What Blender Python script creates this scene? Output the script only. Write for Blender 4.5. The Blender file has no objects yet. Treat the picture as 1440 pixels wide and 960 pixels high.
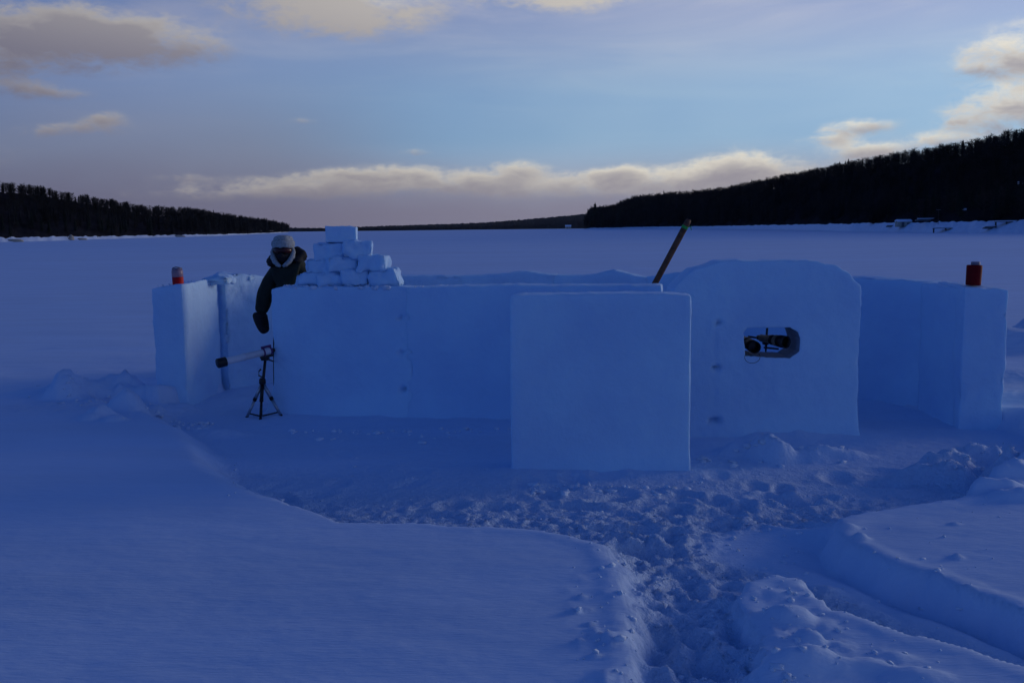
import bpy, bmesh, math, random
import numpy as np
from mathutils import Vector, Matrix

rad = math.radians
S = bpy.context.scene
COL = S.collection
random.seed(7)

# ------------------------------------------------------------------ camera
F_PX = 1350.0
CAM_H = 1.85
PITCH = rad(6.70)
ROLL = rad(0.62)
cam = bpy.data.cameras.new('camera')
camo = bpy.data.objects.new('camera', cam)
COL.objects.link(camo)
S.camera = camo
cam.sensor_width = 36.0
cam.lens = F_PX / 1440.0 * 36.0
cam.clip_start = 0.05
cam.clip_end = 20000
CAM_M = Matrix.Translation((0, 0, CAM_H)) @ Matrix.Rotation(math.pi / 2 - PITCH, 4, 'X') @ Matrix.Rotation(-ROLL, 4, 'Z')
camo.matrix_world = CAM_M
R3 = CAM_M.to_3x3()


def ray(px, py):
    return R3 @ Vector(((px - 720) / F_PX, (480 - py) / F_PX, -1.0))


def at(px, py, Y):                       # point of the photograph at depth Y
    d = ray(px, py)
    return Vector((0, 0, CAM_H)) + d * (Y / d.y)


def gp(px, py, z=0.2):                   # point of the photograph on the level z
    d = ray(px, py)
    return Vector((0, 0, CAM_H)) + d * ((z - CAM_H) / d.z)


def azel(px, py):
    d = ray(px, py).normalized()
    return math.degrees(math.atan2(d.x, d.y)), math.degrees(math.asin(d.z))


# ------------------------------------------------------------------ view
S.view_settings.view_transform = 'Standard'
S.view_settings.look = 'None'
S.view_settings.exposure = 0.0
S.view_settings.gamma = 1.0
S.view_settings.use_curve_mapping = False

SUN_AZ, SUN_EL = 66.0, 7.0
HAZE = 0.00002


# ------------------------------------------------------------------ node helper
class NT:
    def __init__(s, tree):
        s.t = tree

    def n(s, kind, **kw):
        nd = s.t.nodes.new(kind)
        for k, v in kw.items():
            setattr(nd, k, v)
        return nd

    def put(s, sock, v):
        if isinstance(v, bpy.types.NodeSocket):
            s.t.links.new(v, sock)
        else:
            if sock.type == 'RGBA' and len(v) == 3:
                v = (*v, 1)
            sock.default_value = v

    def m(s, op, a, b=0.0, c=0.0, clamp=False):
        nd = s.n('ShaderNodeMath', operation=op, use_clamp=clamp)
        s.put(nd.inputs[0], a); s.put(nd.inputs[1], b); s.put(nd.inputs[2], c)
        return nd.outputs[0]

    def mix(s, f, a, b, blend='MIX'):
        nd = s.n('ShaderNodeMix', data_type='RGBA', blend_type=blend)
        s.put(nd.inputs[0], f); s.put(nd.inputs[6], a); s.put(nd.inputs[7], b)
        return nd.outputs[2]

    def ss(s, v, lo, hi, a=0.0, b=1.0):
        nd = s.n('ShaderNodeMapRange', interpolation_type='SMOOTHSTEP')
        s.put(nd.inputs[0], v); s.put(nd.inputs[1], lo); s.put(nd.inputs[2], hi)
        s.put(nd.inputs[3], a); s.put(nd.inputs[4], b)
        return nd.outputs[0]

    def noise(s, vec, scale, detail=4, rough=.55, dist=0.0):
        nd = s.n('ShaderNodeTexNoise')
        if vec is not None:
            s.put(nd.inputs['Vector'], vec)
        nd.inputs['Scale'].default_value = scale
        nd.inputs['Detail'].default_value = detail
        nd.inputs['Roughness'].default_value = rough
        nd.inputs['Distortion'].default_value = dist
        return nd.outputs[0]


# ------------------------------------------------------------------ world: sky and clouds
W = bpy.data.worlds.new('World')
S.world = W
W.use_nodes = True
wt = NT(W.node_tree)
bg = W.node_tree.nodes['Background']
BG = 0.1
bg.inputs[1].default_value = BG
sky = wt.n('ShaderNodeTexSky', sky_type='NISHITA', sun_disc=False)
sky.sun_elevation = rad(SUN_EL); sky.sun_rotation = rad(SUN_AZ)
sky.air_density = 1.0; sky.dust_density = 0.6; sky.ozone_density = 3.0
geo = wt.n('ShaderNodeTexCoord')
sep = wt.n('ShaderNodeSeparateXYZ')
wt.put(sep.inputs[0], geo.outputs['Generated'])
X, Y, Z = sep.outputs
az = wt.m('MULTIPLY', wt.m('ARCTAN2', X, Y), 57.29578)
el = wt.m('MULTIPLY', wt.m('ARCSINE', Z), 57.29578)
comb = wt.n('ShaderNodeCombineXYZ')
wt.put(comb.inputs[0], az); wt.put(comb.inputs[1], wt.m('MULTIPLY', el, 2.0)); wt.put(comb.inputs[2], wt.m('MULTIPLY', Y, 3.0))
P = comb.outputs[0]
K = 1 / BG
# how far round towards the sun this part of the sky lies (1 = under the sun, 0 = opposite)
sd = (math.sin(rad(SUN_AZ)), math.cos(rad(SUN_AZ)))
toward = wt.m('ADD', wt.m('MULTIPLY', X, sd[0]), wt.m('MULTIPLY', Y, sd[1]))
sunside = wt.ss(toward, -0.45, 1.0)
skyc = wt.mix(1.0, sky.outputs[0], (0.35, 0.66, 1.50), 'MULTIPLY')
# thin high veil, denser low down, whiter towards the sun
veilc = wt.mix(sunside, (.115 * K, .185 * K, .39 * K), (.62 * K, .66 * K, .74 * K))
vn = wt.noise(P, .045, 3, .5)
veil = wt.m('MULTIPLY', wt.ss(el, 34.0, 3.0, 0.0, .80), wt.ss(vn, .25, .75, .75, 1.0))
veil = wt.m('MULTIPLY', veil, wt.ss(toward, -0.9, 0.2, .15, 1.0))
c1 = wt.mix(veil, skyc, veilc)
# streaky high cirrus, and a clearer greenish blue belt under it
mp = wt.n('ShaderNodeMapping'); mp.inputs['Rotation'].default_value = (0, 0, -.22); mp.inputs['Scale'].default_value = (.35, 1.3, 1)
wt.put(mp.inputs[0], P)
cir = wt.m('MULTIPLY', wt.ss(wt.noise(mp.outputs[0], .16, 6, .6, .6), .40, .72), wt.ss(el, 5.0, 12.0, .12, .42))
cir = wt.m('MULTIPLY', cir, wt.ss(el, 45.0, 20.0))
c1 = wt.mix(cir, c1, wt.mix(sunside, (.20 * K, .22 * K, .34 * K), (.66 * K, .66 * K, .74 * K)))
belt = wt.m('MULTIPLY', wt.ss(el, 2.0, 5.5), wt.ss(el, 12.5, 7.0))
belt = wt.m('MULTIPLY', belt, wt.ss(az, -24.0, -4.0, .2, 1.0))
c1 = wt.mix(belt, c1, wt.mix(1.0, c1, (.74, .97, 1.03), 'MULTIPLY'))
# warm grey band low over the horizon
bandc = wt.mix(sunside, (.085 * K, .080 * K, .150 * K), (.29 * K, .27 * K, .345 * K))
bn = wt.noise(P, .12, 4, .5)
band = wt.m('MULTIPLY', wt.ss(wt.m('ADD', el, wt.m('MULTIPLY', bn, 2.4)), 6.2, 1.6), .95)
lband = wt.m('MULTIPLY', wt.m('MULTIPLY', wt.ss(az, -2.0, -16.0), wt.ss(az, -70.0, -35.0)), wt.ss(el, 10.0, 3.0, 0.0, .75))
c2 = wt.mix(lband, c1, (.175 * K, .185 * K, .26 * K))
c2 = wt.mix(band, c2, bandc)
# clouds: centre and half sizes read off in degrees of azimuth and elevation
blobs = [  # px, py, half w, half h, weight
    (95, 48, 110, 34, 1.0), (235, 68, 85, 24, 1.0), (5, 62, 60, 40, .75), (160, 40, 90, 22, .7),
    (470, 8, 130, 34, 1.1), (545, 20, 75, 26, .8), (790, -2, 110, 20, 1.2), (400, -20, 140, 22, .9),
    (150, 170, 26, 14, .85), (95, 185, 75, 12, .6), (25, 122, 60, 10, .6), (90, 126, 40, 7, .4),
    (430, 172, 28, 7, .45), (262, 248, 40, 6, .55), (585, 213, 26, 6, .5),
    (330, 270, 130, 12, .7), (450, 262, 120, 16, .9), (480, 246, 130, 10, .6), (610, 256, 120, 20, .95), (560, 240, 60, 9, .6),
    (730, 236, 42, 14, 1.0), (720, 262, 120, 18, .9), (870, 256, 70, 18, .9), (850, 241, 46, 9, .7),
    (955, 248, 90, 20, 1.1), (1065, 238, 78, 25, 1.3), (1010, 262, 110, 18, 1.0), (905, 275, 90, 9, .6),
    (1207, 177, 46, 11, 1.2), (1168, 195, 34, 11, 1.1), (1215, 214, 68, 15, 1.2),
    (1372, 104, 34, 11, .9), (1415, 82, 50, 22, 1.1), (1425, 152, 62, 26, 1.4), (1340, 200, 50, 10, 1.2), (1500, 110, 50, 50, 1.0),
    (1385, 178, 50, 18, 1.0), (1600, 60, 130, 60, 1.1), (1700, 190, 160, 30, 1.2), (-160, 90, 130, 30, .9), (-190, 220, 150, 22, .9),
    (150, -140, 220, 40, .9), (800, -170, 300, 40, .8), (1350, -120, 220, 36, .9),
]
n1 = wt.noise(P, .60, 7, .60, .4)
n2 = wt.noise(P, .11, 4, .5)
waz = wt.m('ADD', az, wt.m('MULTIPLY', wt.m('SUBTRACT', n1, .5), 1.6))
wel = wt.m('ADD', el, wt.m('MULTIPLY', wt.m('SUBTRACT', n2, .5), 1.5))
acc = None; tac = None
for px, py, hw, hh, wgt in blobs:
    a0, e0 = azel(px, py)
    sa = hw / F_PX * 57.3; se = hh / F_PX * 57.3
    da = wt.m('MULTIPLY', wt.m('SUBTRACT', waz, a0), 1 / sa)
    de = wt.m('MULTIPLY', wt.m('SUBTRACT', wel, e0), 1 / se)
    r2 = wt.m('MULTIPLY_ADD', da, da, wt.m('MULTIPLY', de, de))
    g = wt.m('MULTIPLY', wt.m('EXPONENT', wt.m('MULTIPLY', r2, -1.15)), wgt)
    acc = g if acc is None else wt.m('ADD', acc, g)
    gt = wt.m('MULTIPLY', g, de)
    tac = gt if tac is None else wt.m('ADD', tac, gt)
# the rest of the sky carries the same kind of clouds, scattered
acc = wt.m('MULTIPLY', acc, wt.m('ADD', .45, wt.m('MULTIPLY', wt.ss(wt.noise(P, .17, 4, .55), .30, .62), .75)))
far = wt.ss(wt.m('ABSOLUTE', wt.m('SUBTRACT', az, 4.0)), 34.0, 46.0)
high = wt.ss(el, 22.0, 30.0)
outside = wt.m('MULTIPLY', wt.m('MAXIMUM', far, high), wt.ss(el, 50.0, 12.0))
nb = wt.noise(P, .06, 5, .55, .2)
acc = wt.m('ADD', acc, wt.m('MULTIPLY', outside, wt.ss(nb, .56, .74, 0.0, .8)))
fluff = wt.m('MULTIPLY', wt.m('SUBTRACT', n1, .5), 1.7)
fine = wt.m('MULTIPLY', wt.m('SUBTRACT', wt.noise(P, 2.0, 6, .65), .5), .8)
den = wt.m('ADD', wt.m('ADD', acc, wt.m('MULTIPLY', fluff, wt.ss(acc, 0.0, .5))), wt.m('MULTIPLY', fine, wt.ss(acc, .05, .6)))
mask = wt.m('MULTIPLY', wt.ss(den, .10, 1.3), wt.ss(el, .2, 3.0, .35, .92))
top = wt.m('DIVIDE', tac, wt.m('MAXIMUM', acc, .02))
lit = wt.ss(wt.m('ADD', wt.m('ADD', wt.m('MULTIPLY', top, 1.0), wt.m('MULTIPLY', fluff, -.7)), wt.m('MULTIPLY', wt.m('SUBTRACT', acc, .6), -.5)), -1.1, .9)
shade = wt.mix(sunside, (.115 * K, .110 * K, .165 * K), (.36 * K, .33 * K, .36 * K))
cream = wt.mix(sunside, (.25 * K, .235 * K, .26 * K), (.98 * K, .91 * K, .74 * K))
lit2 = wt.m('MAXIMUM', lit, wt.ss(el, 8.0, 13.0, 0.0, .62))
cloudc = wt.mix(lit2, shade, cream)
c3 = wt.mix(mask, c2, cloudc)
wt.put(bg.inputs[0], c3)

# ------------------------------------------------------------------ sun
sun = bpy.data.lights.new('sun', 'SUN')
sun.energy = 0.8
sun.angle = rad(16.0)
sun.color = (1.0, .86, .70)
suno = bpy.data.objects.new('sun', sun)
COL.objects.link(suno)
sv = Vector((math.sin(rad(SUN_AZ)) * math.cos(rad(SUN_EL)), math.cos(rad(SUN_AZ)) * math.cos(rad(SUN_EL)), math.sin(rad(SUN_EL))))
suno.rotation_euler = sv.to_track_quat('Z', 'Y').to_euler()


# ------------------------------------------------------------------ noise in numpy
def _h(ix, iy, iz, seed):
    n = (ix.astype(np.int64) * 374761393 + iy.astype(np.int64) * 668265263 + iz.astype(np.int64) * 2147483647 + seed * 974711) & 0xffffffff
    n = ((n ^ (n >> 13)) * 1274126177) & 0xffffffff
    n = ((n ^ (n >> 16)) * 2246822519) & 0xffffffff
    return ((n ^ (n >> 15)) & 0xffff) / 65535.0 * 2 - 1


def vnoise(x, y, z=None, seed=0):
    x = np.asarray(x, float); y = np.asarray(y, float)
    z = np.zeros_like(x) if z is None else np.asarray(z, float)
    two = not np.any(z)
    ix, iy, iz = np.floor(x), np.floor(y), np.floor(z)
    fx, fy, fz = x - ix, y - iy, z - iz
    fx, fy, fz = [f * f * f * (f * (f * 6 - 15) + 10) for f in (fx, fy, fz)]

    def pl(k):
        a = _h(ix, iy, iz + k, seed); b = _h(ix + 1, iy, iz + k, seed)
        c = _h(ix, iy + 1, iz + k, seed); d = _h(ix + 1, iy + 1, iz + k, seed)
        return (a + (b - a) * fx) * (1 - fy) + (c + (d - c) * fx) * fy
    p0 = pl(0)
    if two:
        return p0
    return p0 * (1 - fz) + pl(1) * fz


def fbm(x, y, z=None, octv=4, seed=0, gain=.5):
    t = 0; a = 1; s = 0
    for o in range(octv):
        f = 2.03 ** o
        t = t + a * vnoise(x * f + o * 17.3, y * f - o * 9.1, None if z is None else z * f + .37, seed + o)
        s += a; a *= gain
    return t / s


def sstep(a, b, x):
    t = np.clip((x - a) / (b - a), 0, 1)
    return t * t * (3 - 2 * t)


# ------------------------------------------------------------------ object helpers
def link(o, parent=None):
    COL.objects.link(o)
    if parent is not None:
        o.parent = parent
    return o


def mesh_np(name, V, Fc, mat, smooth=True, parent=None):
    me = bpy.data.meshes.new(name)
    V = np.asarray(V, float)
    me.from_pydata(V.tolist(), [], Fc.tolist() if hasattr(Fc, 'tolist') else Fc)
    me.materials.append(mat)
    if smooth:
        me.polygons.foreach_set('use_smooth', [True] * len(me.polygons))
    me.update()
    return link(bpy.data.objects.new(name, me), parent)


def mesh_bm(name, bm, mat, parent=None, smooth=True):
    bmesh.ops.recalc_face_normals(bm, faces=bm.faces)
    me = bpy.data.meshes.new(name)
    bm.to_mesh(me); bm.free()
    me.materials.append(mat)
    if smooth:
        me.polygons.foreach_set('use_smooth', [True] * len(me.polygons))
    return link(bpy.data.objects.new(name, me), parent)


def tag(o, label, cat, group=None):
    o['label'] = label; o['category'] = cat
    if group:
        o['group'] = group
    return o


def struct(o):
    o['kind'] = 'structure'
    return o


def empty(name, loc, label, cat, group=None, rz=0):
    o = bpy.data.objects.new(name, None)
    link(o)
    o.location = loc; o.rotation_euler.z = rz
    o.empty_display_size = .1
    return tag(o, label, cat, group)


def ring_pts(c, axis, r, n=16, up=Vector((0, 0, 1))):
    a = axis.normalized()
    u = a.cross(up)
    if u.length < 1e-4:
        u = a.cross(Vector((1, 0, 0)))
    u.normalize(); v = a.cross(u)
    return [c + u * (r * math.cos(2 * math.pi * i / n)) + v * (r * math.sin(2 * math.pi * i / n)) for i in range(n)]


def add_tube(bm, pts, rads, n=12, cap=True):
    pts = [Vector(p) for p in pts]
    if not hasattr(rads, '__len__'):
        rads = [rads] * len(pts)
    rings = []
    for i, p in enumerate(pts):
        a = pts[min(i + 1, len(pts) - 1)] - pts[max(i - 1, 0)]
        if a.length < 1e-6:
            a = pts[-1] - pts[0]
        rings.append([bm.verts.new(q) for q in ring_pts(p, a, rads[i], n)])
    for r0, r1 in zip(rings, rings[1:]):
        for i in range(n):
            bm.faces.new((r0[i], r0[(i + 1) % n], r1[(i + 1) % n], r1[i]))
    if cap:
        bm.faces.new(rings[0][::-1]); bm.faces.new(rings[-1])


def tube_obj(name, pts, rads, mat, parent=None, n=12):
    bm = bmesh.new(); add_tube(bm, pts, rads, n)
    o = mesh_bm(name, bm, mat, parent)
    return o


def add_box(bm, c, s, rot=None, bev=0.0):
    r = bmesh.ops.create_cube(bm, size=1.0)
    M = Matrix.Translation(c) @ (rot.to_4x4() if rot else Matrix.Identity(4)) @ Matrix.Diagonal((*s, 1))
    bmesh.ops.transform(bm, matrix=M, verts=r['verts'])
    if bev:
        es = list({e for v in r['verts'] for e in v.link_edges})
        bmesh.ops.bevel(bm, geom=es, offset=bev, segments=2, profile=.6, affect='EDGES')


# ------------------------------------------------------------------ materials
def newmat(name):
    m = bpy.data.materials.new(name); m.use_nodes = True
    return m, NT(m.node_tree), m.node_tree.nodes['Principled BSDF']


def snow_mat(name, col=(.66, .76, .90), var=.05, bump=((2.5, .05), (14, .02), (70, .006)), sss=.0, stretch=None, rough=.75, tread=False):
    m, t, b = newmat(name)
    tc = t.n('ShaderNodeTexCoord')
    vec = tc.outputs['Object']
    if stretch:
        mp = t.n('ShaderNodeMapping'); mp.inputs['Scale'].default_value = stretch
        t.put(mp.inputs[0], vec); vec = mp.outputs[0]
    n = t.noise(vec, 1.3, 4)
    if tread:
        n = t.m('ADD', t.m('MULTIPLY', n, .5), t.m('MULTIPLY', t.noise(vec, .09, 5, .6), .5))
    c = t.mix(t.ss(n, .3, .7), tuple(v * (1 - var) for v in col), tuple(min(.95, v * (1 + var)) for v in col))
    t.put(b.inputs['Base Color'], c)
    b.inputs['Roughness'].default_value = rough
    b.inputs['Specular IOR Level'].default_value = .25
    if sss:
        b.inputs['Subsurface Weight'].default_value = sss
        b.inputs['Subsurface Radius'].default_value = (.5, .8, 1.0)
        b.inputs['Subsurface Scale'].default_value = .05
    h = None
    for sc, am in bump:
        k = t.m('MULTIPLY', t.noise(vec, sc, 4, .6), am)
        h = k if h is None else t.m('ADD', h, k)
    if tread:
        at_ = t.n('ShaderNodeAttribute', attribute_name='trodden')
        g = t.m('ADD', t.m('MULTIPLY', t.noise(tc.outputs['Object'], 38, 4, .65), .022), t.m('MULTIPLY', t.noise(tc.outputs['Object'], 12, 3, .6), .03))
        h = t.m('ADD', h, t.m('MULTIPLY', g, at_.outputs['Fac']))
    bp = t.n('ShaderNodeBump'); bp.inputs['Strength'].default_value = 1.0
    bp.inputs['Distance'].default_value = 1.0
    t.put(bp.inputs['Height'], h)
    t.put(b.inputs['Normal'], bp.outputs[0])
    return m


def plain(name, col, rough=.6, var=.15, scale=8, metal=0.0, bump=0.0, spec=.4, trans=0.0):
    m, t, b = newmat(name)
    tc = t.n('ShaderNodeTexCoord')
    n = t.noise(tc.outputs['Object'], scale, 5)
    t.put(b.inputs['Base Color'], t.mix(t.ss(n, .3, .7), tuple(v * (1 - var) for v in col), tuple(min(1, v * (1 + var)) for v in col)))
    b.inputs['Roughness'].default_value = rough
    b.inputs['Metallic'].default_value = metal
    b.inputs['Specular IOR Level'].default_value = spec
    b.inputs['Transmission Weight'].default_value = trans
    if bump:
        bp = t.n('ShaderNodeBump'); bp.inputs['Strength'].default_value = .6; bp.inputs['Distance'].default_value = bump
        t.put(bp.inputs['Height'], n); t.put(b.inputs['Normal'], bp.outputs[0])
    return m


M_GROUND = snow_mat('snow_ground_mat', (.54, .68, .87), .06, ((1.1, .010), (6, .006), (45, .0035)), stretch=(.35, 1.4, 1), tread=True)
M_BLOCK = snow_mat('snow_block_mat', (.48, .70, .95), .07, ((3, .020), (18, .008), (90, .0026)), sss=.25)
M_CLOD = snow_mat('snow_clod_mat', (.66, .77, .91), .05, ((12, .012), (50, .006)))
M_HOLE = snow_mat('hole_shade_snow_mat', (.22, .26, .33), .3, ((6, .02), (40, .004)))  # snow inside the viewing hole, its shade painted into a darker grey colour
M_SHORE = snow_mat('shore_snow_mat', (.68, .76, .88), .06, ((.2, .3), (1.2, .08)))
M_TREE_FAR = plain('forest_mat', (.016, .017, .018), .95, .4, .08, spec=.05)
M_NEEDLE = plain('needle_mat', (.012, .018, .014), .9, .4, .5, spec=.1)
M_TWIG = plain('twig_mat', (.030, .026, .026), .9, .3, .5, spec=.1)
M_HILL = plain('forest_floor_mat', (.018, .017, .020), 1.0, .4, .05, spec=.0)

# ------------------------------------------------------------------ plan of the place
SURF = .20                                 # untouched snow; the trodden floor is about 0
ring_plan = [(-3.50, 9.9), (-3.42, 11.15), (-2.95, 11.75), (-1.9, 11.85), (-.5, 11.8), (1.2, 11.65), (2.4, 11.1), (3.55, 10.0), (4.18, 9.15), (4.40, 8.5)]

near_edge = [(118, 556), (150, 566), (195, 582), (235, 602), (256, 628), (276, 655), (320, 688), (400, 713), (480, 733), (600, 737), (760, 745), (838, 766),
             (866, 790), (880, 840), (886, 900), (890, 960), (896, 1060), (905, 1250)]
isl_edge = [(1130, 1250), (1102, 1060), (1082, 960), (1066, 900), (1046, 850), (1052, 815), (1085, 806), (1130, 815), (1180, 853), (1220, 872), (1260, 890), (1350, 912),
            (1440, 940), (1600, 990), (1900, 1050)]
fld_edge = [(1900, 925), (1600, 900), (1440, 860), (1360, 826), (1310, 802), (1255, 790), (1215, 772), (1185, 760), (1168, 742), (1180, 730), (1240, 714), (1340, 700), (1385, 680), (1420, 660), (1470, 640), (1500, 625)]
T = [tuple(gp(x, y, SURF).xy) for x, y in near_edge + isl_edge + fld_edge]
T += [(4.60, 8.45)] + ring_plan[::-1] + [(-3.62, 9.7), (-3.9, 9.75)]
T = np.array(T)


def sdf_poly(px, py, poly):
    d = np.full(px.shape, 1e9); inside = np.zeros(px.shape, bool)
    n = len(poly)
    for i in range(n):
        x0, y0 = poly[i]; x1, y1 = poly[(i + 1) % n]
        ex, ey = x1 - x0, y1 - y0
        t = np.clip(((px - x0) * ex + (py - y0) * ey) / (ex * ex + ey * ey + 1e-12), 0, 1)
        d = np.minimum(d, (px - x0 - t * ex) ** 2 + (py - y0 - t * ey) ** 2)
        c = ((y0 > py) != (y1 > py)) & (px < (x1 - x0) * (py - y0) / (y1 - y0 + 1e-12) + x0)
        inside ^= c
    d = np.sqrt(d)
    return np.where(inside, d, -d)          # positive inside the trodden area


def sd_seg(px, py, pts):
    d = np.full(px.shape, 1e9)
    for (x0, y0), (x1, y1) in zip(pts, pts[1:]):
        ex, ey = x1 - x0, y1 - y0
        t = np.clip(((px - x0) * ex + (py - y0) * ey) / (ex * ex + ey * ey + 1e-12), 0, 1)
        d = np.minimum(d, (px - x0 - t * ex) ** 2 + (py - y0 - t * ey) ** 2)
    return np.sqrt(d)


rng = np.random.default_rng(5)
# footprints in the trodden floor and at the head of the trench
foot = []
for _ in range(85):
    u = rng.random()
    if u < .55:
        px, py = rng.uniform(860, 1150), rng.uniform(690, 1000)
    elif u < .8:
        px, py = rng.uniform(900, 1330), rng.uniform(650, 760)
    else:
        px, py = rng.uniform(300, 900), rng.uniform(640, 735)
    q = gp(px, py, 0)
    foot.append((q.x, q.y, rng.uniform(.06, .11), rng.uniform(.13, .19), rng.uniform(0, 3.14), rng.uniform(.025, .06) * min(1, max(.3, (8.2 - q.y) / 2.5))))
for px, py, dd in ((1143, 748, .12), (1215, 720, .10), (1075, 765, .09), (1050, 760, .07), (1105, 770, .07)):
    q = gp(px, py, .1)
    foot.append((q.x, q.y, .12, .16, .4, dd))
# bumps: px, py, level, radius x, radius y, height
bumps = []
for px, py, rx, ry, h in ((92, 558, .16, .14, .24), (60, 552, .30, .2, .06), (130, 552, .35, .16, .14), (178, 548, .18, .14, .15), (184, 574, .17, .13, .17), (205, 566, .2, .15, .13),
                          (215, 556, .38, .30, .10), (140, 585, .12, .1, .09), (128, 590, .1, .08, .06), (160, 592, .1, .08, .05),
                          (1108, 872, .10, .07, .06), (1136, 905, .05, .045, .05), (1092, 836, .06, .05, .02), (1130, 940, .16, .06, .045), (1145, 938, .09, .05, .04),
                          (1100, 948, .12, .06, .04), (1215, 938, .1, .05, .03), (1290, 950, .10, .05, .03), (1260, 925, .07, .04, .02),
                          (1345, 783, .028, .02, .022), (1312, 808, .04, .03, .02), (1358, 826, .04, .03, .02), (1210, 758, .04, .03, .03), (1190, 743, .05, .03, .025), (1342, 738, .025, .02, .014),
                          (1330, 652, .22, .12, .17), (1370, 642, .24, .14, .19), (1300, 662, .2, .12, .12), (1345, 668, .12, .09, .13), (1405, 646, .14, .1, .12), (1440, 640, .2, .16, .2),
                          (1420, 668, .2, .1, .08), (1395, 690, .2, .07, .08), (1435, 700, .2, .07, .06), (1425, 490, .55, .5, .26), (1470, 480, .5, .5, .3), (1428, 530, .5, .3, .07), (1436, 560, .4, .2, .06),
                          (818, 842, 0.022, 0.016, 0.018), (808, 862, 0.022, 0.016, 0.018), (830, 880, 0.022, 0.016, 0.018), (815, 905, 0.022, 0.016, 0.018), (835, 925, 0.022, 0.016, 0.018),
                          (1045, 622, .16, .12, .10), (1078, 628, .12, .10, .15), (1098, 634, .10, .08, .14), (1130, 630, .2, .12, .09), (1180, 628, .2, .1, .06), (80, 488, .08, .05, .03), (300, 598, .3, .12, .05)):
    q = gp(px, py, SURF if py > 700 or px < 250 or px > 1390 else .1)
    bumps.append((q.x, q.y, rx, ry, h))
# walls whose feet gather drift: (p0, p1, height, reach)
FRONT = [((-2.25, 9.55), (-.05, 9.05)), ((-.05, 9.0), (1.2, 8.75)), ((1.3, 8.28), (3.0, 8.25)), ((-.02, 7.14), (1.3, 7.02)), ((3.55, 9.9), (4.2, 9.0)), ((-3.1, 9.9), (-3.05, 11.2))]


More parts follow.
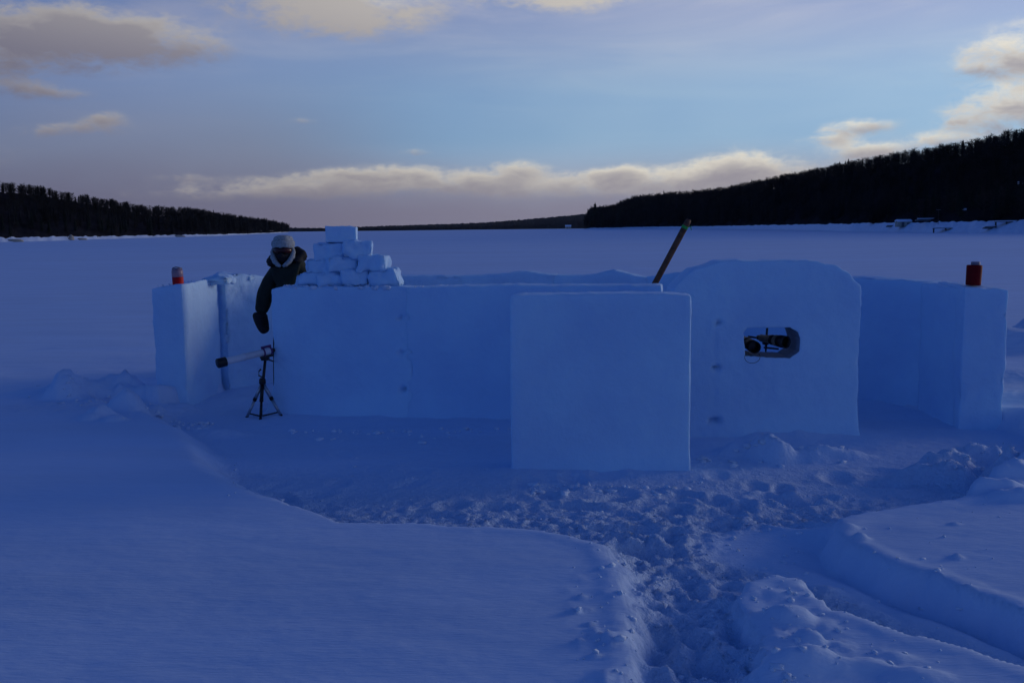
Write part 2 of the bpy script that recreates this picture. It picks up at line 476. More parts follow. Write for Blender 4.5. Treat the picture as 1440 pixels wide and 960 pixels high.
def ground_h(x, y, want_k=False):
    wx = x + .05 * fbm(x * 2.2, y * 2.2, None, 3, 11) + .018 * fbm(x * 14, y * 14, None, 2, 12)
    wy = y + .05 * fbm(x * 2.2, y * 2.2, None, 3, 21) + .018 * fbm(x * 14, y * 14, None, 2, 22)
    sd = sdf_poly(wx, wy, T)
    # trench on the right (between island and right field) is deeper and smooth
    tr = [tuple(gp(a, b, -.02).xy) for a, b in ((1100, 792), (1180, 815), (1300, 862), (1440, 910), (1600, 960), (1900, 1010))]
    dtr = sd_seg(x, y, tr)
    trench = sstep(.55, .28, dtr)
    und = .016 * fbm(x * .55, y * .8, None, 3, 31) + .005 * fbm(x * 2.2, y * 5.5, None, 3, 33) + .0015 * fbm(x * 12, y * 30, None, 2, 35)
    surf = SURF + und
    rough = fbm(x * 4.5, y * 4.5, None, 4, 41)
    ridge = 1 - np.abs(fbm(x * 8.0, y * 8.0, None, 4, 43, .6)) * 2.4
    near = sstep(6.7, 5.6, y)
    floor = .012 + .015 * rough * (.3 + .7 * near) + .022 * ridge * (.14 + .86 * near) + (.017 * np.abs(fbm(x * 13, y * 13, None, 3, 47, .6)) * 1.6 + .010 * fbm(x * 32, y * 32, None, 2, 45)) * (.12 + .88 * near)
    floor = floor + .05 * sstep(.45, .0, sd) * near       # crumbs along the banks
    floor = floor + .045 * sstep(6.2, 4.6, y) * sstep(1.25, .95, x)           # the path climbs towards the camera
    for fx, fy, a, b, r, dep in foot:
        c, s = math.cos(r), math.sin(r)
        m = (np.abs(x - fx) < .5) & (np.abs(y - fy) < .5)
        u = (x[m] - fx) * c + (y[m] - fy) * s; v = -(x[m] - fx) * s + (y[m] - fy) * c
        q2 = (u / a) ** 2 + (v / b) ** 2
        floor[m] += -dep * np.exp(-q2 ** 1.5) * .9 + dep * .35 * np.exp(-(np.sqrt(q2) - 1.35) ** 2 * 6)
    tfl = -.035 + .025 * fbm(x * 1.8, y * 1.8, None, 3, 51) + .20 * sstep(.10, .50, dtr) * sstep(.5, .0, sd) + .09 * sstep(2.4, 1.5, x)
    floor = floor * (1 - trench) + tfl * trench
    wdt = .05 + .04 * fbm(x * 1.3, y * 1.3, None, 2, 61) + .16 * sstep(-.6, -1.6, x) * (y < 9) + .07 * sstep(7.4, 6.0, y) * (x > .3) * (x < .9) * .7
    wdt = np.where(y > 9.4, .04, np.maximum(wdt, .035))
    tk = np.clip(sd / (wdt * 1.7), 0, 1)
    k = np.where(x > -1.4, np.sin(tk * math.pi / 2) ** 1.15, sstep(0, 1, tk))
    z = surf * (1 - k) + floor * k
    lip = np.exp(-((sd + .05) / .05) ** 2) * .008
    z = z + lip * (y < 9) * sstep(-1.2, 0, x)
    for (a, b) in FRONT:
        d = sd_seg(x, y, [a, b])
        nn = .5 + .5 * vnoise(x * 1.7, y * 1.7, None, 71) + 1.3 * np.maximum(0, fbm(x * 2.3, y * 2.3, None, 3, 73))
        z = z + (k > .5) * ((.02 if b[1] < 8 else .018 if a[1] > 8.9 and b[0] < 2 else .05) * np.exp(-(d / (.15 if b[1] < 8 else .28)) ** 2) * (.5 + nn))
    for bx, by, rx, ry, h in bumps:
        m = (np.abs(x - bx) < 4 * rx) & (np.abs(y - by) < 4 * ry)
        xm, ym = x[m], y[m]
        wob = 1 + .35 * fbm(xm * 6, ym * 6, None, 3, 81)
        q2 = (((xm - bx) / rx) ** 2 + ((ym - by) / ry) ** 2) * wob
        z[m] += h * np.exp(-q2 ** 1.6 * .8) * (1 + .25 * fbm(xm * 14, ym * 14, None, 3, 83))
    # chunky spill on the right and left heaps
    heap = np.exp(-(((x - gp(1400, 660).x) / .75) ** 2 + ((y - gp(1400, 660).y) / .55) ** 2)) + .8 * np.exp(-(((x - gp(140, 572).x) / .9) ** 2 + ((y - gp(140, 572).y) / .35) ** 2))
    heap = heap + .6 * np.exp(-(((x - gp(1130, 900).x) / .35) ** 2 + ((y - gp(1130, 900).y) / .5) ** 2)) + .8 * np.exp(-(((x - gp(850, 900).x) / .10) ** 2 + ((y - gp(850, 900).y) / .6) ** 2))
    z = z + np.clip(heap, 0, 1) * .032 * np.maximum(0, fbm(x * 13, y * 13, None, 4, 91, .6)) * 1.6
    return (z, k * (.25 + .75 * sstep(7.8, 6.2, y)) * (1 - .85 * trench)) if want_k else z


def axis(lo, hi, step, far, g=1.09):
    mid = list(np.arange(lo, hi + 1e-6, step))
    s = step; p = hi; up = []
    while p < far:
        s *= g; p += s; up.append(p)
    s = step; p = lo; dn = []
    while p > -far:
        s *= g; p -= s; dn.append(p)
    return np.array(dn[::-1] + mid + up)


gx = axis(-5.0, 5.4, .019, 4300, 1.10)
ylist = [-1.0]
yy = 2.6
ys = []
while yy < 12.5:
    ys.append(yy); yy += .010 + .0017 * yy
s = ys[-1] - ys[-2]
while ys[-1] < 4300:
    s *= 1.06; ys.append(ys[-1] + s)
s = .03; dn = []
p = 2.6
while p > -4300:
    s *= 1.16; p -= s; dn.append(p)
gy = np.array(dn[::-1] + ys)
GX, GY = np.meshgrid(gx, gy)
sh = GX.shape
fx, fy = GX.ravel(), GY.ravel()
zone = (np.abs(fx) < 9) & (fy > 1.5) & (fy < 16)
fz = np.full(fx.shape, SURF)
fk = np.zeros(fx.shape)
fz[zone], fk[zone] = ground_h(fx[zone], fy[zone], True)
oz = ~zone
fz[oz] += .016 * fbm(fx[oz] * .55, fy[oz] * .8, None, 3, 31) + np.where(np.hypot(fx[oz], fy[oz]) < 60, .005 * fbm(fx[oz] * 2.2, fy[oz] * 5.5, None, 3, 33), 0)
idx = np.arange(sh[0] * sh[1]).reshape(sh)
quads = np.stack([idx[:-1, :-1], idx[:-1, 1:], idx[1:, 1:], idx[1:, :-1]], -1).reshape(-1, 4)
me = bpy.data.meshes.new('snow_ground')
me.vertices.add(len(fx)); me.vertices.foreach_set('co', np.stack([fx, fy, fz], -1).ravel())
me.loops.add(quads.size); me.loops.foreach_set('vertex_index', quads.ravel())
me.polygons.add(len(quads)); me.polygons.foreach_set('loop_start', np.arange(len(quads)) * 4)
me.polygons.foreach_set('use_smooth', [True] * len(quads))
me.update(); me.validate()
at_ = me.attributes.new('trodden', 'FLOAT', 'POINT'); at_.data.foreach_set('value', fk.astype(np.float32))
me.materials.append(M_GROUND)
struct(link(bpy.data.objects.new('snow_ground', me)))


def gz(x, y):
    return float(ground_h(np.array([x], float), np.array([y], float))[0])


# ------------------------------------------------------------------ snow blocks
def block(name, p0, p1, thick, H, label, top=None, res=.03, r=.016, rough=.006, nf=1.0, seed=1, base=-.06, dent=None, taper=0.0, group=None, mat=None, cat='snow block', back=True):
    """upright slab standing from p0 to p1 (front face foot line, left to right as the camera sees it)"""
    p0 = np.array(p0, float); p1 = np.array(p1, float)
    L = np.linalg.norm(p1 - p0); u = (p1 - p0) / L
    w = np.array([-u[1], u[0]])            # away from the camera
    Hh = H - base
    def lat1(D):
        n_ = max(2, int((D - 2 * r) / res))
        return np.concatenate([[0, r * .5], np.linspace(r, D - r, n_ + 1), [D - r * .5, D]]) / D * 2 - 1
    ax_ = [lat1(L), lat1(thick), lat1(Hh)]
    nx, ny, nz = [len(a_) - 1 for a_ in ax_]
    ids = {}; lat = []

    def vid(i, j, k):
        key = (i, j, k)
        if key not in ids:
            ids[key] = len(lat); lat.append(key)
        return ids[key]
    Fc = []
    for i in range(nx):
        for k in range(nz):
            Fc.append((vid(i, 0, k), vid(i + 1, 0, k), vid(i + 1, 0, k + 1), vid(i, 0, k + 1)))
            Fc.append((vid(i, ny, k), vid(i, ny, k + 1), vid(i + 1, ny, k + 1), vid(i + 1, ny, k)))
    for j in range(ny):
        for k in range(nz):
            Fc.append((vid(0, j, k), vid(0, j, k + 1), vid(0, j + 1, k + 1), vid(0, j + 1, k)))
            Fc.append((vid(nx, j, k), vid(nx, j + 1, k), vid(nx, j + 1, k + 1), vid(nx, j, k + 1)))
    for i in range(nx):
        for j in range(ny):
            Fc.append((vid(i, j, 0), vid(i, j + 1, 0), vid(i + 1, j + 1, 0), vid(i + 1, j, 0)))
            Fc.append((vid(i, j, nz), vid(i + 1, j, nz), vid(i + 1, j + 1, nz), vid(i, j + 1, nz)))
    G = np.array(lat, float)
    h = np.array([L / 2, thick / 2, Hh / 2])
    Gi = G.astype(int)
    Pn = np.stack([ax_[i_][Gi[:, i_]] for i_ in range(3)], -1)
    P_ = Pn * h
    inn = np.clip(P_, -(h - r), h - r)
    d = P_ - inn
    dl = np.linalg.norm(d, axis=1, keepdims=True)
    nrm = np.where(dl > 1e-9, d / np.maximum(dl, 1e-9), 0)
    Q = inn + nrm * r
    wz0 = Q[:, 0] + p0[0] * 3.1; wy0 = Q[:, 1]; wq = Q[:, 2]
    disp = rough * (1.2 * fbm(wz0 * 3 * nf, wy0 * 3 * nf + seed, wq * 3 * nf + .5, 3, seed) + .7 * fbm(wz0 * 16, wy0 * 16, wq * 16 + .5, 2, seed + 9))
    edge = ((h - np.abs(P_)) < .03).sum(1) >= 2
    disp = disp - edge * rough * (.3 + 2.6 * np.maximum(0, fbm(wz0 * 7, wy0 * 7, wq * 7 + .5, 3, seed + 5)))
    Q = Q + nrm * disp[:, None]
    lx = Q[:, 0] + L / 2                   # along the front
    lz = Q[:, 2] + Hh / 2 + base
    ly = Q[:, 1] + thick / 2
    if top is not None:
        tx = np.interp(lx, [a for a, b in top], [b for a, b in top])
        tx = tx + .006 * fbm(lx * 18, ly * 18, None, 3, seed + 3)
        lz = lz + tx * np.clip((lz - H * .45) / (H * .55), 0, 1)
    if taper:
        ly = ly - taper * 1.9 * (1 - np.clip(lz / .34, 0, 1)) ** 2.2 * (Pn[:, 1] < 0)
    if dent is not None:
        for dx, dz, rx, rz, dep in dent:
            q = ((lx - dx) / rx) ** 2 + ((lz - dz) / rz) ** 2
            ly = ly + (Pn[:, 1] < -.99) * dep * np.exp(-q ** 2)
    c = (p0 + p1) / 2 + w * thick / 2
    V = np.stack([(lx - L / 2) * u[0] + (ly - thick / 2) * w[0], (lx - L / 2) * u[1] + (ly - thick / 2) * w[1], lz], -1)
    o = mesh_np(name, V, Fc, mat or M_BLOCK)
    o.location = (c[0], c[1], 0)
    tag(o, label, cat, group)
    return o


GR = 'tall snow blocks set in a ring as a wall'


def pl(px, py, Yd):
    v = at(px, py, Yd)
    return (v.x, v.y)


# left end of the ring
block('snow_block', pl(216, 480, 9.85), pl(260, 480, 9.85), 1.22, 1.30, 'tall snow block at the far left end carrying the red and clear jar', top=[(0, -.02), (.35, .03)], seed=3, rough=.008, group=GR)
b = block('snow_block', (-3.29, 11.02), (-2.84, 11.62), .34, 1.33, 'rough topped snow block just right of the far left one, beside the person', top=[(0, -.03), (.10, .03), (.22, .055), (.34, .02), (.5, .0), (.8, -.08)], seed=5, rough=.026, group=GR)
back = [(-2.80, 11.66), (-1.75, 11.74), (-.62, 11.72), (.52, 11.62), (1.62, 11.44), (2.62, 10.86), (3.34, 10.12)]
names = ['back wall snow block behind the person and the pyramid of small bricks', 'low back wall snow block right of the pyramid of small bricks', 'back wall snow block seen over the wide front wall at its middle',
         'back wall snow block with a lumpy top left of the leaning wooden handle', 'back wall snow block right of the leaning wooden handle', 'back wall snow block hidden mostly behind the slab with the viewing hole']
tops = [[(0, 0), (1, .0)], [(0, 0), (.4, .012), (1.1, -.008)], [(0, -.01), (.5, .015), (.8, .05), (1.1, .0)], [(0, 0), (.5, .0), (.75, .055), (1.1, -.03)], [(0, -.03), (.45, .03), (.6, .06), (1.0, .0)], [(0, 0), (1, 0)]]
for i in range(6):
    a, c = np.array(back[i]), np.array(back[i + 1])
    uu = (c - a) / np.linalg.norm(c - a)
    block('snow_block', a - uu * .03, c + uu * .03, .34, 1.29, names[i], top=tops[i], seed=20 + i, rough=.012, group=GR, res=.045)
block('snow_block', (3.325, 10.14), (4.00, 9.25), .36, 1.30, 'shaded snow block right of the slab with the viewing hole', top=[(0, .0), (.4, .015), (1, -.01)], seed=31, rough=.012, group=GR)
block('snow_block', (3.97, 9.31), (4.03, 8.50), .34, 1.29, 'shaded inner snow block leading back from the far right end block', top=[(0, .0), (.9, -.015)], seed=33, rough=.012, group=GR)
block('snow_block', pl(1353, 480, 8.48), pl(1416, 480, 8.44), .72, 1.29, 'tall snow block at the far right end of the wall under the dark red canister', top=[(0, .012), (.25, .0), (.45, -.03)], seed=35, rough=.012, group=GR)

# front wall
G2 = 'big snow slabs of the front wall'
cA = pl(383, 480, 9.58); cB = pl(576, 480, 9.26); cC = pl(930, 480, 8.82)


def flare(o, amt, side=-1):
    me = o.data
    for v in me.vertices:
        if v.co.z < .55 and v.co.x * side > 0:
            v.co.x += side * amt * (1 - max(v.co.z, 0) / .55) ** 2


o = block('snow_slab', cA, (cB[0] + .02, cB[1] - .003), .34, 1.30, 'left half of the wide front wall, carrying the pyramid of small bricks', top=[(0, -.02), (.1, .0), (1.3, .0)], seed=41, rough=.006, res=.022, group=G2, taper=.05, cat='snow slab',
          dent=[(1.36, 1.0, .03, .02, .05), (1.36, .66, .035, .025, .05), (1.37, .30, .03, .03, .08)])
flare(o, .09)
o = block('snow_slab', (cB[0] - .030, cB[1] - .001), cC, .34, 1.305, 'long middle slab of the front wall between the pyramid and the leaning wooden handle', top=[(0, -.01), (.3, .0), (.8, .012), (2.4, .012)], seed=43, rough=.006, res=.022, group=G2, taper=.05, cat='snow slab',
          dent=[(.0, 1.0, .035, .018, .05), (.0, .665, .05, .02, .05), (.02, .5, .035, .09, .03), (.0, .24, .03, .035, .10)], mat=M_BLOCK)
block('snow_slab', pl(718, 600, 7.16), pl(971, 600, 7.06), .30, 1.36, 'square upright snow slab standing alone in front of the wall', top=[(0, -.02), (.06, .0), (1.15, .0), (1.3, -.012)], seed=47, rough=.005, r=.02, group=G2, taper=.03, cat='snow slab')
eA = pl(945, 480, 8.20); eB = pl(1210, 480, 8.18)
EL = math.dist(eA, eB); sx = EL / 265.0
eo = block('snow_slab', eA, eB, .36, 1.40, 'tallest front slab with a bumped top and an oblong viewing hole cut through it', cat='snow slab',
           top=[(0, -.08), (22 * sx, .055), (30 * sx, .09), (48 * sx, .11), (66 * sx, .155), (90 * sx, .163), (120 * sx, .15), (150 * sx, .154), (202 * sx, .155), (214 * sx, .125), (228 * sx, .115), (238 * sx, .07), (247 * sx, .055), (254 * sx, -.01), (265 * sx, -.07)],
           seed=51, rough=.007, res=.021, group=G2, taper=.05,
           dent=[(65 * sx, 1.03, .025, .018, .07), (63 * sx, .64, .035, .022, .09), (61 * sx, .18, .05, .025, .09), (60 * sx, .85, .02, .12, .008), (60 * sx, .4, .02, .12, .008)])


# viewing hole: frustum cut through the slab
def hole_cut(target):
    bm = bmesh.new()
    base_ = [(1044, 468), (1049, 460.5), (1108, 460), (1119, 466), (1122, 478), (1120, 493), (1108, 502), (1080, 501), (1047, 499)]
    fr = []
    for (xa, ya), (xb, yb) in zip(base_, base_[1:] + base_[:1]):
        nn_ = max(1, int(math.hypot(xb - xa, yb - ya) / 4))
        for i_ in range(nn_):
            fr.append((xa + (xb - xa) * i_ / nn_ + random.uniform(-.55, .55), ya + (yb - ya) * i_ / nn_ + random.uniform(-.55, .55)))
    bk = [(1044, 468), (1050, 461), (1106, 461), (1114, 472), (1113, 490), (1103, 500), (1046, 499)]
    vf = []; vb = []
    for x, y in fr:
        v = at(x, y, 8.24); vf.append(v)
    c = sum(vf, Vector()) / len(vf)
    back_y = 9.0
    rear = [Vector((v.x + (c.x - v.x) * .06, back_y, v.z + (c.z - v.z) * .06)) for v in vf]
    front = [Vector((v.x - (c.x - v.x) * .10, 7.9, v.z - (c.z - v.z) * .10)) for v in vf]
    a = [bm.verts.new(v) for v in front]; m = [bm.verts.new(v) for v in vf]; z = [bm.verts.new(v) for v in rear]
    n = len(a)
    for r0, r1 in ((a, m), (m, z)):
        for i in range(n):
            bm.faces.new((r0[i], r0[(i + 1) % n], r1[(i + 1) % n], r1[i]))
    bm.faces.new(a[::-1]); bm.faces.new(z)
    bmesh.ops.recalc_face_normals(bm, faces=bm.faces)
    me = bpy.data.meshes.new('cut'); bm.to_mesh(me); bm.free()
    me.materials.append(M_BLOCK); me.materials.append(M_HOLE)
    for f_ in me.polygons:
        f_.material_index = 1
    co = bpy.data.objects.new('cut', me); COL.objects.link(co)
    md = target.modifiers.new('b', 'BOOLEAN'); md.operation = 'DIFFERENCE'; md.object = co; md.solver = 'EXACT'
    bpy.context.view_layer.update()
    dg = bpy.context.evaluated_depsgraph_get()
    nm = bpy.data.meshes.new_from_object(target.evaluated_get(dg))
    target.modifiers.clear(); target.data = nm
    bpy.data.objects.remove(co)


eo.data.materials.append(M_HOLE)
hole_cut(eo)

# small bricks of the pyramid: left, right, top, bottom in the photograph
bricks = [
    (460, 499, 320, 341, 'topmost small snow brick of the pyramid, alone on its row'),
    (444, 482, 343, 366, 'left small snow brick of the two in the second row from the top'),
    (483, 520, 340, 363, 'right small snow brick of the two in the second row from the top'),
    (431, 462, 365, 386, 'left small snow brick of the three in the third row from the top'),
    (463, 500, 362, 384, 'middle small snow brick of the three in the third row from the top'),
    (503, 541, 360, 383, 'right small snow brick of the three in the third row from the top'),
    (418, 449, 386, 403, 'leftmost small snow brick in the bottom row, beside the person'),
    (450, 483, 385, 403, 'second small snow brick from the left in the bottom row'),
    (484, 518, 382, 403, 'third small snow brick from the left in the bottom row'),
    (519, 558, 380, 403, 'rightmost small snow brick in the bottom row with a sloping lit side'),
]
BY = 9.50
for i, (x0, x1, y0, y1, lb) in enumerate(bricks):
    cyb = (BY - .0016 * (x0 - 460))
    x0 -= 2.2; x1 += 2.2
    a = at(x0, (y0 + y1) / 2, cyb); c = at(x1, (y0 + y1) / 2, cyb)
    zt = at((x0 + x1) / 2, y0, cyb).z; zb = at((x0 + x1) / 2, y1, cyb).z
    hgt = zt - zb
    wob = random.uniform(-.03, .03)
    o = block('snow_brick', (a.x, a.y + wob), (c.x, c.y - wob), .20, hgt + .012, lb, res=.016, nf=4.0, r=.014 if i not in (0,) else .008, rough=.022 if i else .005, base=0, seed=60 + i,
              group='small snow bricks stacked in a pyramid', cat='snow brick', top=[(0, 0), (.3, 0)])
    o.location.z = zb - .002
    o.rotation_euler = (random.uniform(-.03, .03), random.uniform(-.045, .045) if i else .02, random.uniform(-.08, .08))
    if i == 9:
        for v in o.data.vertices:
            if v.co.x > 0:
                v.co.x += -.05 * (v.co.z / hgt) + .03

# ------------------------------------------------------------------ scattered snow crumbs (uncountable)
def clod_mesh(n, seed, area):
    r = np.random.default_rng(seed)
    bm = bmesh.new(); bmesh.ops.create_icosphere(bm, subdivisions=1, radius=1.0)
    bv = np.array([v.co[:] for v in bm.verts]); bf = np.array([[v.index for v in f.verts] for f in bm.faces]); bm.free()
    pts = []
    while len(pts) < n:
        px, py, sc = area(r)
        q = gp(px, py, .1)
        pts.append((q.x, q.y, sc))
    A = np.array(pts)
    zz = ground_h(A[:, 0].copy(), A[:, 1].copy())
    Vs = []; Fs = []
    for i, (x, y, sc) in enumerate(pts):
        v = bv * (1 + .35 * r.standard_normal((len(bv), 1))) * sc * np.array([r.uniform(.7, 1.3), r.uniform(.7, 1.3), r.uniform(.5, .8)])
        Vs.append(v + [x, y, zz[i] + sc * .05]); Fs.append(bf + i * len(bv))
    return np.concatenate(Vs), np.concatenate(Fs)


def area(r):
    if r.random() < .38:                  # loose snow along the feet of the walls
        a_, b_, c_, d_ = ((392, 715, 592, 590), (975, 1205, 628, 616), (722, 972, 664, 668), (222, 300, 580, 582), (1356, 1412, 626, 622))[int(r.integers(0, 5))]
        t_ = r.random()
        return a_ + (b_ - a_) * t_, c_ + (d_ - c_) * t_ + r.exponential(5), .006 + .03 * r.random() ** 3
    u = r.random()
    s = .005 + .014 * r.random() ** 3
    if u < .40:
        return r.uniform(800, 1140), r.uniform(700, 1010), s
    if u < .52:
        return r.uniform(1060, 1330), r.uniform(820, 1000), s
    if u < .66:
        return r.normal(1385, 45), r.normal(655, 16), s * 1.6
    if u < .72:
        return r.uniform(1160, 1440), r.uniform(700, 860), s * .8
    if u < .84:
        return r.normal(130, 40), r.normal(575, 12), s * 1.6
    return r.uniform(300, 1250), r.uniform(630, 720), s


V_, F_ = clod_mesh(1150, 3, area)
o = mesh_np('snow_crumbs', V_, F_, M_CLOD)
o['kind'] = 'stuff'
tag(o, 'loose crumbs and small clods of snow strewn over the trodden path', 'snow')

# crumbs left on the tops of the walls and round the bricks
rr_ = np.random.default_rng(8)
bm = bmesh.new(); bmesh.ops.create_icosphere(bm, subdivisions=1, radius=1.0)
bv = np.array([v.co[:] for v in bm.verts]); bf = np.array([[v.index for v in f.verts] for f in bm.faces]); bm.free()
Vs = []; Fs = []
for i in range(520):
    u = rr_.random()
    if u < .5:                            # bottom row of bricks
        t_ = rr_.random(); x = cA[0] + .10 + t_ * 1.12; f_ = cA[1] - (x - cA[0]) * .246; y = f_ + rr_.uniform(.0, .16) + .01; z = 1.29; sc = .006 + .022 * rr_.random() ** 2.5
    elif u < .85:
        t_ = rr_.random(); x = cB[0] + t_ * (cC[0] - cB[0]); y = cB[1] + t_ * (cC[1] - cB[1]) + rr_.uniform(.02, .28); z = 1.30; sc = .004 + .010 * rr_.random() ** 3
    else:
        x = rr_.uniform(pl(216, 480, 9.85)[0] + .03, pl(260, 480, 9.85)[0] - .02); y = rr_.uniform(9.9, 11.0); z = 1.30; sc = .004 + .012 * rr_.random() ** 3
    v = bv * (1 + .3 * rr_.standard_normal((len(bv), 1))) * sc
    Vs.append(v + [x, y, z]); Fs.append(bf + i * len(bv))
o = mesh_np('snow_crumbs', np.concatenate(Vs), np.concatenate(Fs), M_CLOD)
o['kind'] = 'stuff'
tag(o, 'loose snow crumbs lying along the tops of the snow walls', 'snow')
for x0, x1, y0, y1, Yc, dp, lb in ((282, 322, 388, 396, 10.75, .26, 'flat broken snow chunk lying on the back of the far left block'), (333, 352, 386.5, 392, 11.3, .2, 'small broken snow chunk lying on the rough block beside the person'),
                                   (412, 430, 392, 404, 9.60, .14, 'crumbled snow lump at the left foot of the brick pyramid')):
    a = at(x0, y1, Yc); c = at(x1, y1, Yc)
    hh_ = at(x0, y0, Yc).z - a.z
    o = block('snow_chunk', (a.x, a.y), (c.x, c.y - .02), dp, hh_ + .03, lb, res=.02, nf=4.0, r=.02, rough=.03, base=0, seed=int(x0), cat='snow chunk', top=[(0, -.03), (.2, .01), (.3, -.02)])
    o.location.z = a.z - .03

# ------------------------------------------------------------------ hills and shores
def tri_mesh(name, V, Tr, mat, smooth=False, parent=None):
    V = np.asarray(V, np.float32); Tr = np.asarray(Tr, np.int32)
    me = bpy.data.meshes.new(name)
    me.vertices.add(len(V)); me.vertices.foreach_set('co', V.ravel())
    me.loops.add(Tr.size); me.loops.foreach_set('vertex_index', Tr.ravel())
    me.polygons.add(len(Tr)); me.polygons.foreach_set('loop_start', np.arange(len(Tr)) * Tr.shape[1])
    if smooth:
        me.polygons.foreach_set('use_smooth', [True] * len(Tr))
    me.update(); me.validate()
    me.materials.append(mat)
    return link(bpy.data.objects.new(name, me), parent)


class Hill:
    def __init__(s, pts, R, treeh, ext):
        # pts: px, skyline py, shore distance
        A = []
        for px, py, d in pts:
            a, e = azel(px, py); A.append((a, e, d))
        A += ext
        A.sort()
        s.az = np.array([p[0] for p in A]); s.el = np.array([p[1] for p in A]); s.d = np.array([p[2] for p in A]); s.R = R; s.th = treeh

    def tree(s, az):
        return s.th * np.clip(np.interp(az, s.az, s.d) / 420.0, .62, 1.6)

    def crest(s, az):
        d = np.interp(az, s.az, s.d); e = np.interp(az, s.az, s.el)
        return np.maximum(.6, CAM_H + np.tan(np.radians(e)) * (d + s.R) - s.tree(az))

    def z(s, az, r):
        d = np.interp(az, s.az, s.d)
        t = (r - d) / s.R
        up = np.where(t < 1, sstep(-.25, 1.05, t) - sstep(-.25, 1.05, np.zeros_like(t)) * (1 - np.clip(t, 0, 1)), 1 - .35 * np.clip(t - 1, 0, 1))
        up = np.clip(up, 0, None)
        bank = 1.15 * sstep(-5, 16, r - d) + .35 * fbm(az * 9, r * .12, None, 3, 5) * sstep(-3, 3, r - d)
        return np.where(r < d - 5, -.5, bank + s.crest(az) * up)


RH = Hill([(824, 308, 930), (828, 294, 910), (832, 290, 900), (845, 290, 870), (860, 288, 850), (875, 282, 830), (895, 275, 800), (920, 271.5, 770), (970, 268, 670), (1020, 264, 560), (1045, 257.5, 490), (1095, 248, 400), (1145, 238, 320), (1195, 228, 258), (1270, 215.5, 218), (1320, 208, 198), (1370, 200, 185), (1420, 189, 174), (1440, 186, 170)], 150.0, 7.6,
          [(33.0, 6.2, 160), (40, 6.4, 160), (48, 5.0, 190), (56, 2.4, 260), (66, .9, 500)])
LH = Hill([(0, 259, 220), (60, 265, 240), (110, 275, 262), (165, 284, 295), (210, 292, 325), (260, 293, 360), (300, 299, 405), (340, 306, 500), (380, 312, 760), (405, 317, 1150), (412, 320, 1300)], 150.0, 6.2,
          [(-32, 3.6, 200), (-45, 4.2, 180), (-60, 3.4, 190), (-75, 1.8, 250), (-90, .7, 400), (-12.4, .05, 1350)])


def build_hill(H, a0, a1, name):
    az = np.arange(a0, a1, .12); rr = np.concatenate([np.arange(-8, 30, 2.0), np.arange(30, 330, 9.0)])
    A, Rr = np.meshgrid(az, rr)
    d = np.interp(A, H.az, H.d)
    r = d + Rr
    Z = H.z(A, r)
    X_ = r * np.sin(np.radians(A)); Y_ = r * np.cos(np.radians(A))
    sh = A.shape; idx = np.arange(sh[0] * sh[1]).reshape(sh)
    q = np.stack([idx[:-1, :-1], idx[:-1, 1:], idx[1:, 1:], idx[1:, :-1]], -1).reshape(-1, 4)
    V = np.stack([X_, Y_, Z], -1).reshape(-1, 3)
    Rq = Rr[:-1, :-1].ravel()
    s_ = Rq < SHORE_W
    for nm, sel, mt in (('snowy_shore', s_, M_SHORE), (name, ~s_, M_HILL)):
        u, inv = np.unique(q[sel], return_inverse=True)
        struct(tri_mesh(nm, V[u], inv.reshape(-1, 4), mt, True))


SHORE_W = 10
build_hill(RH, 4.35, 66, 'wooded_hill')
SHORE_W = 6
build_hill(LH, -90, -12.9, 'wooded_hill')


# tree prototypes: crown and trunk meshes, unit height 1
def conifer(seed, wide=.19):
    r = np.random.default_rng(seed)
    V = []; Tt = []
    n = 9
    for i in range(n):
        z = .12 + .86 * i / n
        rad_ = wide * (1 - (i / n)) ** .8 * r.uniform(.8, 1.15) + .012
        k = 8
        off = r.uniform(0, 6)
        for j in range(k):
            a = off + j * 2 * math.pi / k + r.uniform(-.25, .25)
            L = rad_ * r.uniform(.65, 1.2)
            b = len(V)
            wd = .42
            V += [(0, 0, z + .09), (L * .55 * math.cos(a - wd), L * .55 * math.sin(a - wd), z - .01), (L * math.cos(a), L * math.sin(a), z - .035 * r.uniform(.3, 1.6)),
                  (L * .55 * math.cos(a + wd), L * .55 * math.sin(a + wd), z - .01)]
            Tt += [(b, b + 1, b + 2), (b, b + 2, b + 3)]
    b = len(V)
    V += [(.012, 0, .9), (-.008, .01, .9), (-.008, -.01, .9), (0, 0, 1.03)]
    Tt += [(b, b + 1, b + 3), (b + 1, b + 2, b + 3), (b + 2, b, b + 3)]
    return np.array(V), np.array(Tt)


def prism(V, Tt, p, q, r0, r1):
    p = np.array(p); q = np.array(q); a = q - p; a = a / (np.linalg.norm(a) + 1e-9)
    u = np.cross(a, (0.3, .9, .1)); u /= np.linalg.norm(u); w = np.cross(a, u)
    b = len(V)
    for c, rr in ((p, r0), (q, r1)):
        for t in (0, 2.09, 4.19):
            V.append(tuple(c + (u * math.cos(t) + w * math.sin(t)) * rr))
    for i in range(3):
        j = (i + 1) % 3
        Tt.append((b + i, b + j, b + 3 + j)); Tt.append((b + i, b + 3 + j, b + 3 + i))


